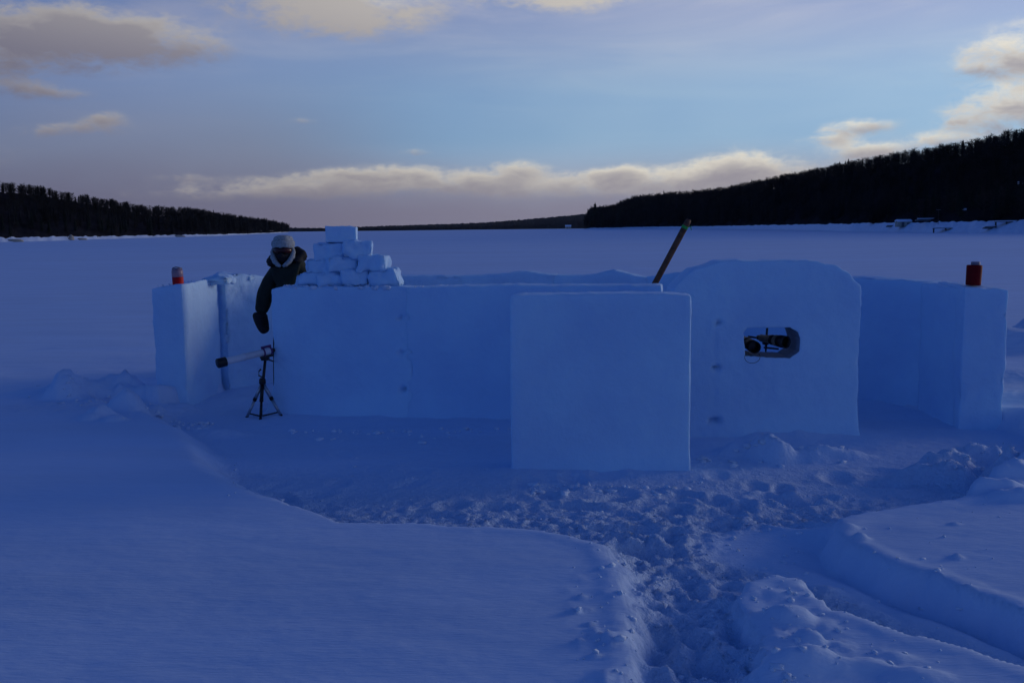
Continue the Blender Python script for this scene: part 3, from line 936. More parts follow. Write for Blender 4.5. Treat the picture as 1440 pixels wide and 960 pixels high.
def bare(seed, nb=44):
    r = np.random.default_rng(seed)
    V = []; Tt = []
    for i in range(nb):
        z0 = r.uniform(.10, .84); a = r.uniform(0, 6.28)
        L = r.uniform(.12, .28) * (1.1 - .45 * z0)
        up = r.uniform(.5, 1.2)
        p = np.array([0, 0, z0]); q = p + np.array([math.cos(a), math.sin(a), up]) * L * .7
        prism(V, Tt, p, q, .008, .006)
        for k in range(2):
            a2 = a + r.uniform(-1, 1)
            s_ = p + (q - p) * r.uniform(.5, 1)
            t_ = s_ + np.array([math.cos(a2), math.sin(a2), r.uniform(.5, 1.6)]) * L * .42
            prism(V, Tt, s_, t_, .0065, .003)
    return np.array(V), np.array(Tt)


def trunkm(h=.8, r0=.016):
    V = []; Tt = []
    prism(V, Tt, (0, 0, -.05), (0, 0, h), r0, .006)
    return np.array(V), np.array(Tt)


CON = [conifer(s) for s in (1, 2, 3, 4)]
BAR = [bare(s) for s in (5, 6, 7, 8)]
TRK = trunkm(.95)
keep_clear = []                            # (azimuth, half width, nearest r) in front of far cabins


def scatter(H, a0, a1, n, seed, conshare, rmin):
    r = np.random.default_rng(seed)
    out = []
    cnt = 0
    while cnt < n:
        a = r.uniform(a0, a1)
        d = float(np.interp(a, H.az, H.d))
        if r.random() > (d / 900) ** .6 + .25:
            continue
        t = r.random() ** .9
        rr = d + rmin + t * (H.R * 1.12 - rmin)
        skip = False
        for (ca, cw, cr, cmax) in keep_clear:
            if abs(a - ca) < cw and cr < rr < cmax:
                skip = True
        if skip:
            continue
        z = float(H.z(np.array([a]), np.array([rr]))[0])
        crest = float(H.crest(np.array([a]))[0])
        con = r.random() < (conshare if t > .25 else min(1, conshare + .45))
        h = r.uniform(.8, 1.08) * float(H.tree(np.array([a]))[0]) * (1.05 if con else 1.02)
        if t > .8:
            h *= r.uniform(.80, .98)
        out.append((a, rr, z, h, con, t))
        cnt += 1
    return out


def place(trees, seed, nindiv, label_c, label_b, group_c, group_b, name_):
    r = np.random.default_rng(seed)
    vis = [t for t in trees if -28.2 < t[0] < 28.2]
    # the trees one can tell apart: those that cut the skyline and the front row on the shore
    sk = sorted([t for t in vis if t[5] > .82], key=lambda t: t[1])[:nindiv * 2 // 3]
    fr = sorted([t for t in vis if t[5] < .12], key=lambda t: t[1])[:nindiv // 3]
    ind = set(id(t) for t in sk + fr)
    Vs = []; Ts = []; b = 0
    for t in trees:
        a, rr, z, h, con, s_ = t
        x, y = rr * math.sin(rad(a)), rr * math.cos(rad(a))
        rot = r.uniform(0, 6.28); wd = r.uniform(1.1, 1.6) if not con else r.uniform(.9, 1.3)
        k = int(r.integers(0, 4))
        if id(t) in ind:
            nm = 'conifer_tree' if con else 'bare_tree'
            e = empty(nm, (x, y, z), label_c if con else label_b, 'tree', group_c if con else group_b, rot)
            e.scale = (h * wd, h * wd, h)
            for key, mt in (((('crown', con, k)), M_NEEDLE if con else M_TWIG), (('trunk', 0, 0), M_TWIG)):
                if key not in TM:
                    src = (CON if con else BAR)[k] if key[0] == 'crown' else TRK
                    o = tri_mesh(key[0], src[0], src[1], mt)
                    TM[key] = o.data
                    o.parent = e
                else:
                    o = bpy.data.objects.new(key[0], TM[key]); link(o, e)
            continue
        for src in ((CON if con else BAR)[k], TRK):
            c, s2 = math.cos(rot), math.sin(rot)
            v = src[0]
            vv = np.stack([(v[:, 0] * c - v[:, 1] * s2) * h * wd + x, (v[:, 0] * s2 + v[:, 1] * c) * h * wd + y, v[:, 2] * h + z], -1)
            Vs.append(vv); Ts.append(src[1] + b); b += len(v)
    o = tri_mesh('forest', np.concatenate(Vs), np.concatenate(Ts), M_TREE_FAR)
    o['kind'] = 'stuff'
    tag(o, name_, 'forest')


TM = {}
# cabins on the wooded slope: px, py of the roof
cabins = []
for px, py, wpx, lb in ((1357, 276, 4, 'lower snow roofed cabin showing through the trees on the right hillside'), (1268, 294, 4.5, 'small snow roofed cabin among the trees straight above the shore shed'), (1436, 242, 8, 'highest snow roofed cabin near the right edge of the wooded hill')):
    a, e = azel(px, py)
    d = float(np.interp(a, RH.az, RH.d))
    rr = d + 10
    while rr < d + 150:
        zt = float(RH.z(np.array([a]), np.array([rr]))[0]) + 3.0
        if math.degrees(math.atan2(zt - CAM_H, rr)) >= e:
            break
        rr += 2
    cabins.append((a, rr, zt - 3.0, wpx / F_PX * rr, lb))
    keep_clear.append((a, math.degrees(wpx * .5 / F_PX), rr - 9, rr + 4))

rt = scatter(RH, 4.45, 60, 5200, 11, .14, 10)
lt = scatter(LH, -85, -12.95, 4600, 12, .22, 4)
place(rt, 21, 150, 'dark conifer of the wooded hill on the right', 'bare dark tree of the wooded hill on the right', 'conifers of the right hill', 'bare trees of the right hill', 'dark mass of trees covering the hill on the right')
place(lt, 22, 110, 'dark conifer of the wooded hill on the left', 'bare dark tree of the wooded hill on the left', 'conifers of the left hill', 'bare trees of the left hill', 'dark mass of trees covering the hill on the left')

# the tall pine on the point and its neighbours
for px, top, lb, wdt in ((837, 284.5, 'tallest ragged pine at the very tip of the right wooded point', 1.15), (831, 296, 'shorter conifer leaning out at the tip of the right point', 1.0), (846, 293, 'conifer right beside the tallest pine of the right point', 1.0), (872, 287, 'dead thin tree on the right point', .6)):
    a, e = azel(px, top)
    rr = float(np.interp(a, RH.az, RH.d)) + 12
    z = float(RH.z(np.array([a]), np.array([rr]))[0])
    h = math.tan(rad(e)) * rr + CAM_H - z
    t = empty('pine_tree', (rr * math.sin(rad(a)), rr * math.cos(rad(a)), z), lb, 'tree')
    t.scale = (h * wdt, h * wdt, h)
    v = CON[1][0].copy()
    if px == 837:                           # wind-flagged crown, bare lower trunk
        m = v[:, 2] < .45
        v[m, :2] *= .35
        v[~m, :2] *= 1.5
    tri_mesh('crown', v, CON[1][1], M_NEEDLE, parent=t)
    tri_mesh('trunk', TRK[0], TRK[1], M_TWIG, parent=t)


# far shore round the rest of the lake
def far_strip(name, az, el_, dist, depth, jag, seed, label):
    rows = 7
    V = []; n = len(az)
    j0 = fbm(az * 14, az * 0, None, 4, seed, .65)
    for k in range(rows):
        t = k / (rows - 1)
        d = dist + depth * t
        topz = CAM_H + np.tan(np.radians(el_)) * (dist + depth)
        z = topz * (t ** .55) * (1 - 0) + jag * (1 + fbm(az * 22 + k * 7.7, az * 0 + k, None, 4, seed + k, .7)) * (1 if k else 0) - (2 if k == 0 else 0)
        z = np.minimum(z, topz * 1.02 + jag * j0)
        V.append(np.stack([d * np.sin(np.radians(az)), d * np.cos(np.radians(az)), z], -1))
        if k == 0:
            z1 = 3 + jag * (1 + fbm(az * 25, az * 0, None, 3, seed + 40))
            V.append(np.stack([(d + 6) * np.sin(np.radians(az)), (d + 6) * np.cos(np.radians(az)), np.minimum(z1, topz)], -1))
    V.append(np.stack([(dist + depth + 80) * np.sin(np.radians(az)), (dist + depth + 80) * np.cos(np.radians(az)), az * 0 - 2], -1))
    R_ = len(V); V = np.concatenate(V)
    idx = np.arange(R_ * n).reshape(R_, n)
    q = np.stack([idx[:-1, :-1], idx[:-1, 1:], idx[1:, 1:], idx[1:, :-1]], -1).reshape(-1, 4)
    o = tri_mesh(name, V, q, M_TREE_FAR)
    o['kind'] = 'stuff'
    tag(o, label, 'forest')


pts = [(395, 320.5), (430, 320.5), (455, 321), (470, 321), (500, 319.5), (540, 318), (570, 317), (600, 316), (640, 315), (680, 313), (720, 310.5), (760, 307), (800, 303.5), (820, 301.5), (860, 299), (920, 300)]
ae = [azel(*p) for p in pts]
azs = np.arange(ae[0][0], 9.0, .02)
far_strip('forest', azs, np.interp(azs, [p[0] for p in ae], [p[1] for p in ae]), 2100.0, 260.0, 2.4, 77, 'low far wooded shore across the lake between the two hills')
azs = np.arange(50, 360 - 80, .1)
far_strip('forest', azs, .55 + .3 * fbm(azs * .05, azs * 0, None, 2, 9), 2300.0, 260.0, 3.0, 78, 'far wooded shore round the rest of the lake')


# ------------------------------------------------------------------ things on the shores
M_DARKWOOD = plain('dark_wood_mat', (.05, .04, .035), .8, .3, 2)
M_PALEWALL = plain('pale_boards_mat', (.34, .33, .27), .8, .15, 1)
M_HULL = plain('hull_mat', (.10, .11, .12), .5, .3, 1)
M_TAN = plain('tan_rock_mat', (.42, .36, .28), .9, .2, 1)


def gable(name, loc, w, dp, hw, hr, label, cat, rz=0, wall=None, eave=.25):
    t = empty(name, loc, label, cat, None, rz)
    bm = bmesh.new(); add_box(bm, (0, 0, hw / 2), (w, dp, hw))
    # gable ends
    for s in (-1, 1):
        pass
    mesh_bm('wall', bm, wall or M_DARKWOOD, t, False)
    bm = bmesh.new()
    for s in (-1, 1):
        ang = math.atan2(hr, dp / 2)
        L = math.hypot(hr, dp / 2) + eave
        c = Vector((0, s * (dp / 4 + eave * .35), hw + hr / 2 - .02))
        add_box(bm, c, (w + 2 * eave, L, .28), Matrix.Rotation(-s * ang, 3, 'X'), .06)
    mesh_bm('roof', bm, M_SHORE, t, False)
    bm = bmesh.new(); add_box(bm, (-w * .15, -dp / 2 - .02, hw * .42), (w * .2, .08, hw * .8))
    mesh_bm('door', bm, M_HULL, t, False)
    bm = bmesh.new(); add_box(bm, (w * .25, -dp / 2 - .02, hw * .55), (w * .2, .07, hw * .35))
    mesh_bm('window', bm, M_HULL, t, False)
    return t


for a, rr, z, w, lb in cabins:
    gable('cabin', (rr * math.sin(rad(a)), rr * math.cos(rad(a)), z), w, w * .9, w * .45, w * .22, lb, 'cabin', -rad(a), eave=.1)

# white house on the far shore
a, e = azel(799, 318)
gable('house', (1500 * math.sin(rad(a)), 1500 * math.cos(rad(a)), .2), 9, 8, 4.0, 2.2, 'tiny white roofed house on the far shore left of the pine point', 'house', -rad(a), M_PALEWALL)


def onshore(px, off):
    a, _ = azel(px, 320)
    d = float(np.interp(a, RH.az, RH.d)) + off
    return a, d, float(RH.z(np.array([a]), np.array([d]))[0])


a, d, z = onshore(1270, 6)
gable('boat_shed', (d * math.sin(rad(a)), d * math.cos(rad(a)), z - .1), 2.7, 2.6, 1.25, .25, 'small pale walled shed with a snowy roof on the right shore', 'shed', -rad(a) + .25, M_PALEWALL, eave=.12)


def boat(px, off, Lb, lb, snow=True, lift=0.0, rz=0.0):
    a, d, z = onshore(px, off)
    t = empty('overturned_boat', (d * math.sin(rad(a)), d * math.cos(rad(a)), z + lift), lb, 'boat', None, -rad(a) + rz)
    bm = bmesh.new(); n = 14; rings = []
    for i in range(n + 1):
        s_ = i / n; x = (s_ - .5) * Lb
        wd = .55 * (math.sin(math.pi * min(1, s_ * 1.15 + .12)) ** .5 if s_ < .9 else .35 * (1 - s_) / .1 + .02)
        hh = .42 * (1 - .5 * (2 * s_ - 1) ** 4)
        rings.append([bm.verts.new((x, wd * math.cos(th), .06 + hh * max(0, math.sin(th)) ** .7)) for th in np.linspace(0, math.pi, 9)])
    for r0, r1 in zip(rings, rings[1:]):
        for i in range(8):
            bm.faces.new((r0[i], r0[i + 1], r1[i + 1], r1[i]))
    bm.faces.new(rings[0]); bm.faces.new(rings[-1][::-1])
    mesh_bm('hull', bm, M_HULL, t)
    if snow:
        bm = bmesh.new(); add_box(bm, (0, 0, .53), (Lb * .8, .6, .16), None, .05)
        mesh_bm('snow_cap', bm, M_SHORE, t)
    return t


boat(1302, 9, 4.2, 'snow capped overturned boat just right of the pale shore shed', lift=.25, rz=.3)
boat(1252, 5, 1.8, 'small snow covered boat just left of the pale shore shed')
boat(1393, 3, 2.6, 'dark overturned boat low on the bank, between the two docks', rz=.6)


def dock(px, off, Ld, lb, lift):
    a, d, z = onshore(px, off)
    t = empty('dock', (d * math.sin(rad(a)), d * math.cos(rad(a)), z), lb, 'dock', None, -rad(a) + .1)
    for i in range(int(Ld / .5)):
        bm = bmesh.new(); add_box(bm, (-Ld / 2 + .25 + i * .5, 0, lift), (.46, 1.6, .08))
        mesh_bm('plank', bm, M_DARKWOOD, t, False)
    for x in (-Ld / 2 + .2, 0, Ld / 2 - .2):
        for y in (-.7, .7):
            tube_obj('post', [(x, y, -.6), (x, y, lift - .05)], .07, M_DARKWOOD, t, 6)
    bm = bmesh.new(); add_box(bm, (0, .05, lift + .13), (Ld * .94, 1.45, .17), None, .05)
    mesh_bm('snow_layer', bm, M_SHORE, t)


dock(1330, 2.5, 4.5, 'raised wooden dock with snow on it beneath the lamp post', .3)
dock(1415, 8, 3.6, 'snow topped dock farthest to the right on the shore', .3)
a, d, z = onshore(1319, 8)
t = empty('lamp_post', (d * math.sin(rad(a)), d * math.cos(rad(a)), z - .2), 'thin dark lamp post standing on the right shore', 'lamp post')
tube_obj('post', [(0, 0, 0), (0, 0, 2.9)], .045, M_DARKWOOD, t, 8)
bm = bmesh.new(); add_box(bm, (0, 0, 2.95), (.75, .3, .12), None, .03); mesh_bm('lamp_head', bm, M_HULL, t)
# left shore: pale boulders and a stump
def onleft(px, off):
    a, _ = azel(px, 330)
    d = float(np.interp(a, LH.az, LH.d)) + off
    return a, d, float(LH.z(np.array([a]), np.array([d]))[0])


for px, s_, lb in ((100, (.75, .6, 1.25), 'tall tan boulder standing on the left shore'), (113, (1.6, .8, .45), 'low snow dusted rock right of the tall tan boulder'), (20, (1.8, .8, .45), 'low tan rock near the left edge of the left shore'),
                   (250, (2.6, 1.0, .55), 'low tan rock midway along the left shore')):
    a, d, z = onleft(px, 0)
    bm = bmesh.new(); bmesh.ops.create_icosphere(bm, subdivisions=3, radius=1)
    for v in bm.verts:
        p = v.co * 1.7
        k = 1 + .3 * float(fbm(np.array([p.x + px]), np.array([p.y]), np.array([p.z + .3]), 3, 4)[0])
        v.co = Vector((v.co.x * s_[0] * k, v.co.y * s_[1] * k, v.co.z * s_[2] * k))
    o = mesh_bm('boulder', bm, M_TAN); o.location = (d * math.sin(rad(a)), d * math.cos(rad(a)), z + .1)
    tag(o, lb, 'boulder')

# ------------------------------------------------------------------ person
M_JACKET = plain('jacket_mat', (.014, .020, .012), .85, .25, 14, bump=.004)
M_TROUSER = plain('trouser_mat', (.012, .014, .02), .9, .2, 14)
M_BLACK = plain('black_cloth_mat', (.008, .008, .010), .8, .3, 20)
M_FUR = plain('fur_mat', (.33, .35, .35), .95, .25, 60, bump=.006)
M_LENS = plain('goggle_lens_mat', (.045, .004, .003), .3, .1, 5)
M_SKIN = plain('skin_mat', (.30, .18, .13), .6, .1, 20)
PYD = 10.17


def pj(px, py, dy=0.0):
    return at(px, py, PYD + dy)


ploc = Vector((pj(406, 572).x, PYD, gz(pj(406, 572).x, PYD)))
person = empty('person', ploc, 'person in dark parka, pale fur hat and goggles behind the left end of the wall', 'person')


def skin(name, verts, edges, mat, parent, lv=2):
    me = bpy.data.meshes.new(name)
    me.from_pydata([tuple(Vector(v[0]) - ploc) for v in verts], edges, [])
    o = link(bpy.data.objects.new(name, me), parent)
    md = o.modifiers.new('skin', 'SKIN')
    for i, v in enumerate(verts):
        rr = v[1] if hasattr(v[1], '__len__') else (v[1], v[1])
        me.skin_vertices[0].data[i].radius = rr
        me.skin_vertices[0].data[i].use_root = (i == 0)
    md.use_smooth_shade = True
    sb = o.modifiers.new('sub', 'SUBSURF'); sb.levels = lv; sb.render_levels = lv
    bpy.context.view_layer.update()
    nm = bpy.data.meshes.new_from_object(o.evaluated_get(bpy.context.evaluated_depsgraph_get()))
    o.modifiers.clear(); o.data = nm
    nm.materials.clear(); nm.materials.append(mat)
    nm.polygons.foreach_set('use_smooth', [True] * len(nm.polygons))
    return o


skin('body', [
    (pj(406, 452), (.15, .11)), (pj(407, 425), (.14, .10)), (pj(407, 398), (.15, .105)), (pj(404, 381), (.075, .075)), (pj(401, 372, -.02), (.06, .06)), (pj(400, 362, -.03), (.085, .09)), (pj(399, 350, -.03), (.09, .10)), (pj(399, 342, -.02), (.07, .08)),
    (pj(390, 386), .06), (pj(373, 420), .045), (pj(366, 446, -.03), .035), (pj(368, 455, -.05), .04),
    (pj(425, 382), .06), (pj(437, 420), .045), (pj(434, 446, -.05), .035), (pj(432, 455, -.06), .04),
    (pj(395, 460), .09), (pj(392, 510, -.02), .065), (pj(391, 563), .05), (pj(389, 570, -.13), .042),
    (pj(417, 460), .09), (pj(421, 510, -.03), .065), (pj(422, 563), .05), (pj(424, 570, -.13), .042)],
    [(0, 1), (1, 2), (2, 3), (3, 4), (4, 5), (5, 6), (6, 7), (2, 8), (8, 9), (9, 10), (10, 11), (2, 12), (12, 13), (13, 14), (14, 15), (0, 16), (16, 17), (17, 18), (18, 19), (0, 20), (20, 21), (21, 22), (22, 23)], M_TROUSER, person)
jk = skin('jacket', [
    (pj(409, 452), (.185, .14)), (pj(408, 430), (.185, .14)), (pj(408, 402), (.21, .16)), (pj(406, 382), (.20, .15)), (pj(403, 371), (.14, .12)),
    (pj(387, 381), (.125, .115)), (pj(376, 403), (.112, .10)), (pj(370, 425, -.01), (.098, .09)), (pj(367, 443, -.03), (.086, .08)),
    (pj(425, 374), (.125, .12)), (pj(433, 402), (.085, .08)), (pj(437, 425, -.02), (.066, .065)), (pj(434, 443, -.04), (.058, .055))],
    [(0, 1), (1, 2), (2, 3), (3, 4), (3, 5), (5, 6), (6, 7), (7, 8), (3, 9), (9, 10), (10, 11), (11, 12)], M_JACKET, person)
for v in jk.data.vertices:                 # folds in the cloth
    p = v.co * 9
    v.co += v.normal * .008 * float(fbm(np.array([p.x]), np.array([p.y]), np.array([p.z * 1.6 + .2]), 3, 7)[0])
# flap and zip
tube_obj('zip', [pj(404, 380, -.13) - ploc, pj(406, 395, -.15) - ploc, pj(407, 415, -.155) - ploc], .006, M_BLACK, person, 6)
# mittens: palm, cuff and a thumb that leaves the side
for sgn, pts_ in ((0, [((366, 438, -.03), .092), ((365, 447, -.04), .080), ((367, 455, -.05), (.082, .06)), ((371, 463, -.06), (.078, .056)), ((375, 468, -.07), (.055, .04))]),
                  (1, [((434, 442, -.04), .058), ((435, 448, -.05), .05), ((434, 456, -.06), (.055, .04)), ((431, 465, -.07), (.055, .036)), ((429, 470, -.07), (.035, .026))])):
    vs = [(pj(*p), r) for p, r in pts_]
    b = pts_[2][0]
    s_ = 1 if sgn == 0 else -1
    vs += [(pj(b[0] + s_ * 5.5, b[1] + 2, -.07), .022), (pj(b[0] + s_ * 8.5, b[1] + 7, -.08), .018)]
    skin('mitten', vs, [(0, 1), (1, 2), (2, 3), (3, 4), (2, 5), (5, 6)], M_BLACK, person)


def fur(o, amp, sc, seed):
    me = o.data
    co = np.array([v.co[:] for v in me.vertices]); no = np.array([v.normal[:] for v in me.vertices])
    k = fbm(co[:, 0] * sc, co[:, 1] * sc, co[:, 2] * sc + .31, 3, seed, .7)
    co = co + no * (k * amp)[:, None]
    me.vertices.foreach_set('co', co.ravel()); me.update()


hc = pj(399, 352, -.03) - ploc              # head centre
# fur hat: rounded crown, flat top
bm = bmesh.new()
bmesh.ops.create_uvsphere(bm, u_segments=36, v_segments=24, radius=1.0)
for v in bm.verts:
    x, y, z = v.co
    k = 1 / max(abs(z) ** 3.5 + (x * x + y * y) ** 1.75, 1e-6) ** (1 / 3.5)
    v.co = Vector((x * k * .102, y * k * .118, z * k * .075))
ht = mesh_bm('fur_hat', bm, M_FUR, person); ht.location = hc + Vector((0, .0, .082))
fur(ht, .008, 60, 3)
# brim flap turned up at the front
bm = bmesh.new()
add_tube(bm, [(.104 * math.sin(t), -.118 * math.cos(t), .0) for t in np.linspace(-1.5, 1.5, 20)], [.020] * 20, 10)
for v in bm.verts:
    v.co.z *= 2.2
o = mesh_bm('hat_flap', bm, M_FUR, person); o.location = hc + Vector((0, .0, .062)); fur(o, .008, 60, 5)
# ear flaps and ruff: from the temples down to the chin in a V
for s_ in (-1, 1):
    pts_ = [(s_ * .098, -.02, .03), (s_ * .108, -.035, -.02), (s_ * .100, -.06, -.07), (s_ * .075, -.09, -.115), (s_ * .045, -.115, -.145), (s_ * .012, -.125, -.165)]
    bm = bmesh.new(); add_tube(bm, pts_, [.016, .026, .029, .027, .023, .014], 12)
    bmesh.ops.subdivide_edges(bm, edges=bm.edges[:], cuts=1, use_grid_fill=True, smooth=.5)
    o = mesh_bm('ear_flap', bm, M_FUR, person); o.location = hc; fur(o, .008, 55, 8 + s_)
# face mask with nose bulge
bm = bmesh.new(); bmesh.ops.create_uvsphere(bm, u_segments=28, v_segments=18, radius=1.0)
for v in bm.verts:
    x, y, z = v.co
    w_ = 1 - .35 * max(0, -z)
    nose = .030 * math.exp(-((x / .22) ** 2 + ((z - .15) / .35) ** 2)) * (y < 0)
    v.co = Vector((x * .088 * w_, y * .105 - nose, z * .095))
mk = mesh_bm('face_mask', bm, M_BLACK, person); mk.location = hc + Vector((0, -.015, -.055))
# goggles
gg = bmesh.new()
ng = 18
fr = []
for i in range(ng + 1):
    t = -1.15 + 2.3 * i / ng
    fr.append((.100 * math.sin(t), -.125 * math.cos(t)))
hh = lambda i: .038 * (1 - .25 * abs(2 * i / ng - 1) ** 3) - .010 * math.exp(-((i - ng / 2) / 1.5) ** 2)
rows = []
for i, (x, y) in enumerate(fr):
    h_ = hh(i)
    n_ = Vector((x, y, 0)).normalized()
    rows.append([gg.verts.new(Vector((x, y, z)) + n_ * o_) for z, o_ in ((-h_, -.02), (-h_, .006), (-h_ + .010, .012), (h_ - .010, .012), (h_, .006), (h_, -.02))])
for r0, r1 in zip(rows, rows[1:]):
    for j in (0, 1, 3, 4):
        gg.faces.new((r0[j], r1[j], r1[j + 1], r0[j + 1]))
    gg.faces.new((r0[5], r1[5], r1[0], r0[0]))
gg.faces.new(rows[0]); gg.faces.new(rows[-1][::-1])
go = mesh_bm('goggles', gg, M_BLACK, person); go.location = hc + Vector((0, 0, .0))
gl = bmesh.new(); rows = []
for i, (x, y) in enumerate(fr):
    h_ = hh(i) - .010; n_ = Vector((x, y, 0)).normalized()
    rows.append([gl.verts.new(Vector((x, y, z)) + n_ * .009) for z in (-h_, 0, h_)])
for r0, r1 in zip(rows, rows[1:]):
    for j in (0, 1):
        gl.faces.new((r0[j], r1[j], r1[j + 1], r0[j + 1]))
lo = mesh_bm('lens', gl, M_LENS, go)
md = lo.modifiers.new('t', 'SOLIDIFY'); md.thickness = .003
tube_obj('strap', [(.104 * math.sin(t), -.112 * math.cos(t), 0) for t in np.linspace(1.1, 5.18, 20)], .012, M_BLACK, go, 8)
# hood bunched round the neck
pts_ = []
for t in np.linspace(-2.35, 2.35, 22):
    pts_.append((math.sin(t) * .150 + .012, math.cos(t) * .10 + .02, -.095 + .055 * math.cos(t) + .02 * math.sin(t)))
rd = [.034 + .026 * (1 - abs(k / 10.5 - 1)) + (.020 if 13 < k < 18 else 0) for k in range(22)]
bm = bmesh.new(); add_tube(bm, pts_, [v_ * 1.15 for v_ in rd], 12)
bmesh.ops.subdivide_edges(bm, edges=bm.edges[:], cuts=1, use_grid_fill=True, smooth=.5)
hd = mesh_bm('hood', bm, M_BLACK, person); hd.location = hc; fur(hd, .018, 16, 13)

# ------------------------------------------------------------------ refractor telescope on a tripod
M_WHITE = plain('white_tube_mat', (.62, .64, .68), .35, .05, 10)
M_CAP = plain('black_plastic_mat', (.006, .006, .007), .45, .3, 20)
M_PURPLE = plain('purple_ring_mat', (.10, .03, .14), .4, .2, 20)
M_ALU = plain('aluminium_mat', (.35, .38, .42), .35, .1, 20, metal=.8)
TY = 9.42
tb = at(366, 590, TY); g0 = gz(tb.x, TY)
tri = empty('tripod', (tb.x, TY, g0), 'black and silver camera tripod standing at the left end of the front wall', 'tripod')
tl = Vector((tb.x, TY, g0))


def tp(px, py, dy=0.0):
    return at(px, py, TY + dy) - tl


head = tp(373, 505)
hub = tp(369, 536)
tube_obj('centre_column', [tp(373, 506), tp(370, 535), tp(368, 560)], [.014, .015, .013], M_CAP, tri, 12)
tube_obj('shoulder', [hub + Vector((0, 0, .035)), hub + Vector((0, 0, .02)), hub + Vector((0, 0, -.02)), hub + Vector((0, 0, -.035))], [.02, .032, .034, .022], M_CAP, tri, 14)
feet = [(tp(347, 593, -.03), 'l'), (tp(396, 588, -.02), 'r'), (tp(366, 589, -.26), 'f')]
for f_, k in feet:
    if k == 'f':
        f_ = tp(366, 588, -.16)
    f_.z = gz(f_.x + tl.x, f_.y + tl.y) - g0 - .01
    st = hub + (f_ - hub).normalized() * .02 + Vector((0, 0, -.01))
    mid = st.lerp(f_, .45)
    lg = tube_obj('leg', [st, mid], .018, M_CAP if k == 'f' else M_ALU, tri, 10)
    tube_obj('lower_leg', [mid, st.lerp(f_, .96)], .0145 if k != 'f' else .013, M_CAP if k == 'f' else M_ALU, lg, 10)
    tube_obj('clamp', [mid - (f_ - st).normalized() * .018, mid + (f_ - st).normalized() * .012], .02, M_CAP, lg, 10)
    tube_obj('foot', [st.lerp(f_, .92), f_], [.013, .017], M_CAP, lg, 10)
    q = st.lerp(f_, .86)
    tube_obj('spreader_arm', [q, tp(367, 585) * 1.0], .007, M_CAP, tri, 8)
tube_obj('spreader_hub', [tp(368, 560), tp(367, 588)], [.010, .014], M_CAP, tri, 10)
tube_obj('crank', [tp(369, 530), tp(364, 528), tp(364, 522), tp(367, 519)], [.007, .008, .006, .009], M_CAP, tri, 8)
bm = bmesh.new(); add_box(bm, tp(373, 504), (.075, .06, .035), None, .008); mesh_bm('pan_head', bm, M_CAP, tri)
tube_obj('pan_handle', [tp(376, 505), tp(388, 509, .25)], .008, M_CAP, tri, 8)

p_front = at(305.5, 511, TY - .22); p_back = at(382.5, 492.5, TY + .14)
ax = (p_back - p_front)
tel = empty('telescope', at(374, 497, TY + .05), 'white tube telescope with a black end cap mounted on the tripod at left', 'telescope')
t0 = tel.location.copy()
P_ = lambda s_: p_front + ax * s_ - t0
tube_obj('tube', [P_(.12), P_(.14), P_(.46), P_(.465), P_(.5), P_(.505), P_(.96), P_(.99)], [.040, .036, .035, .038, .038, .034, .033, .03], M_WHITE, tel, 24)
tube_obj('dew_cap', [P_(.0), P_(.01), P_(.15), P_(.155)], [.043, .048, .048, .042], M_CAP, tel, 24)
for s_ in (.84, .97):
    tube_obj('mounting_ring', [P_(s_ - .012), P_(s_ + .012)], [.041, .041], M_PURPLE, tel, 24)
bm = bmesh.new(); add_box(bm, P_(.90) - Vector((0, 0, .048)), (.14, .03, .022), ax.to_track_quat('X', 'Z').to_matrix(), .004); mesh_bm('dovetail_bar', bm, M_CAP, tel)
tube_obj('focuser', [P_(.985), P_(1.04)], [.022, .02], M_CAP, tel, 16)
tube_obj('finder_scope', [P_(.80) + Vector((0, 0, .05)), P_(.98) + Vector((0, 0, .05))], [.012, .012], M_PURPLE, tel, 14)

# ------------------------------------------------------------------ jars on the end blocks
M_REDCLEAR = plain('red_plastic_mat', (.55, .008, .010), .5, .2, 10, spec=.15)
M_CLEAR = plain('frosted_pink_mat', (.42, .26, .32), .4, .1, 10, trans=.35)
M_DKRED = plain('dark_red_mat', (.17, .002, .006), .6, .15, 10, spec=.1)
M_GREYCAP = plain('grey_cap_mat', (.20, .17, .22), .5, .15, 10)


def lathe(bm, prof, n=28):
    rings = []
    for r_, z in prof:
        rings.append([bm.verts.new((r_ * math.cos(2 * math.pi * i / n), r_ * math.sin(2 * math.pi * i / n), z)) for i in range(n)])
    for r0, r1 in zip(rings, rings[1:]):
        for i in range(n):
            bm.faces.new((r0[i], r0[(i + 1) % n], r1[(i + 1) % n], r1[i]))
    bm.faces.new(rings[0][::-1]); bm.faces.new(rings[-1])


p = at(251, 403, 10.02)
j = empty('jar', (p.x, p.y, p.z), 'red jar with a clear upper half standing on the far left snow block', 'jar')
j.rotation_euler = (0, rad(-2), 0)
bm = bmesh.new(); lathe(bm, [(.050, 0), (.056, .006), (.057, .02), (.057, .098), (.056, .10)]); mesh_bm('lower_half', bm, M_REDCLEAR, j)
bm = bmesh.new(); lathe(bm, [(.055, .1005), (.0575, .102), (.058, .165), (.050, .176), (.046, .178)]); mesh_bm('upper_half', bm, M_CLEAR, j)
bm = bmesh.new(); lathe(bm, [(.050, .1785), (.052, .18), (.052, .192), (.046, .196)]); mesh_bm('lid', bm, M_GREYCAP, j)
tube_obj('bail_handle', [(-.052, 0, .175), (-.035, -.02, .198), (0, -.03, .206), (.035, -.02, .198), (.052, 0, .175)], .004, M_CAP, j, 6)
p = at(1368.5, 401, 8.62)
j = empty('canister', (p.x, p.y, p.z), 'dark red canister with an off centre cap standing on the far right snow block', 'canister')
j.rotation_euler = (0, rad(1.5), 0)
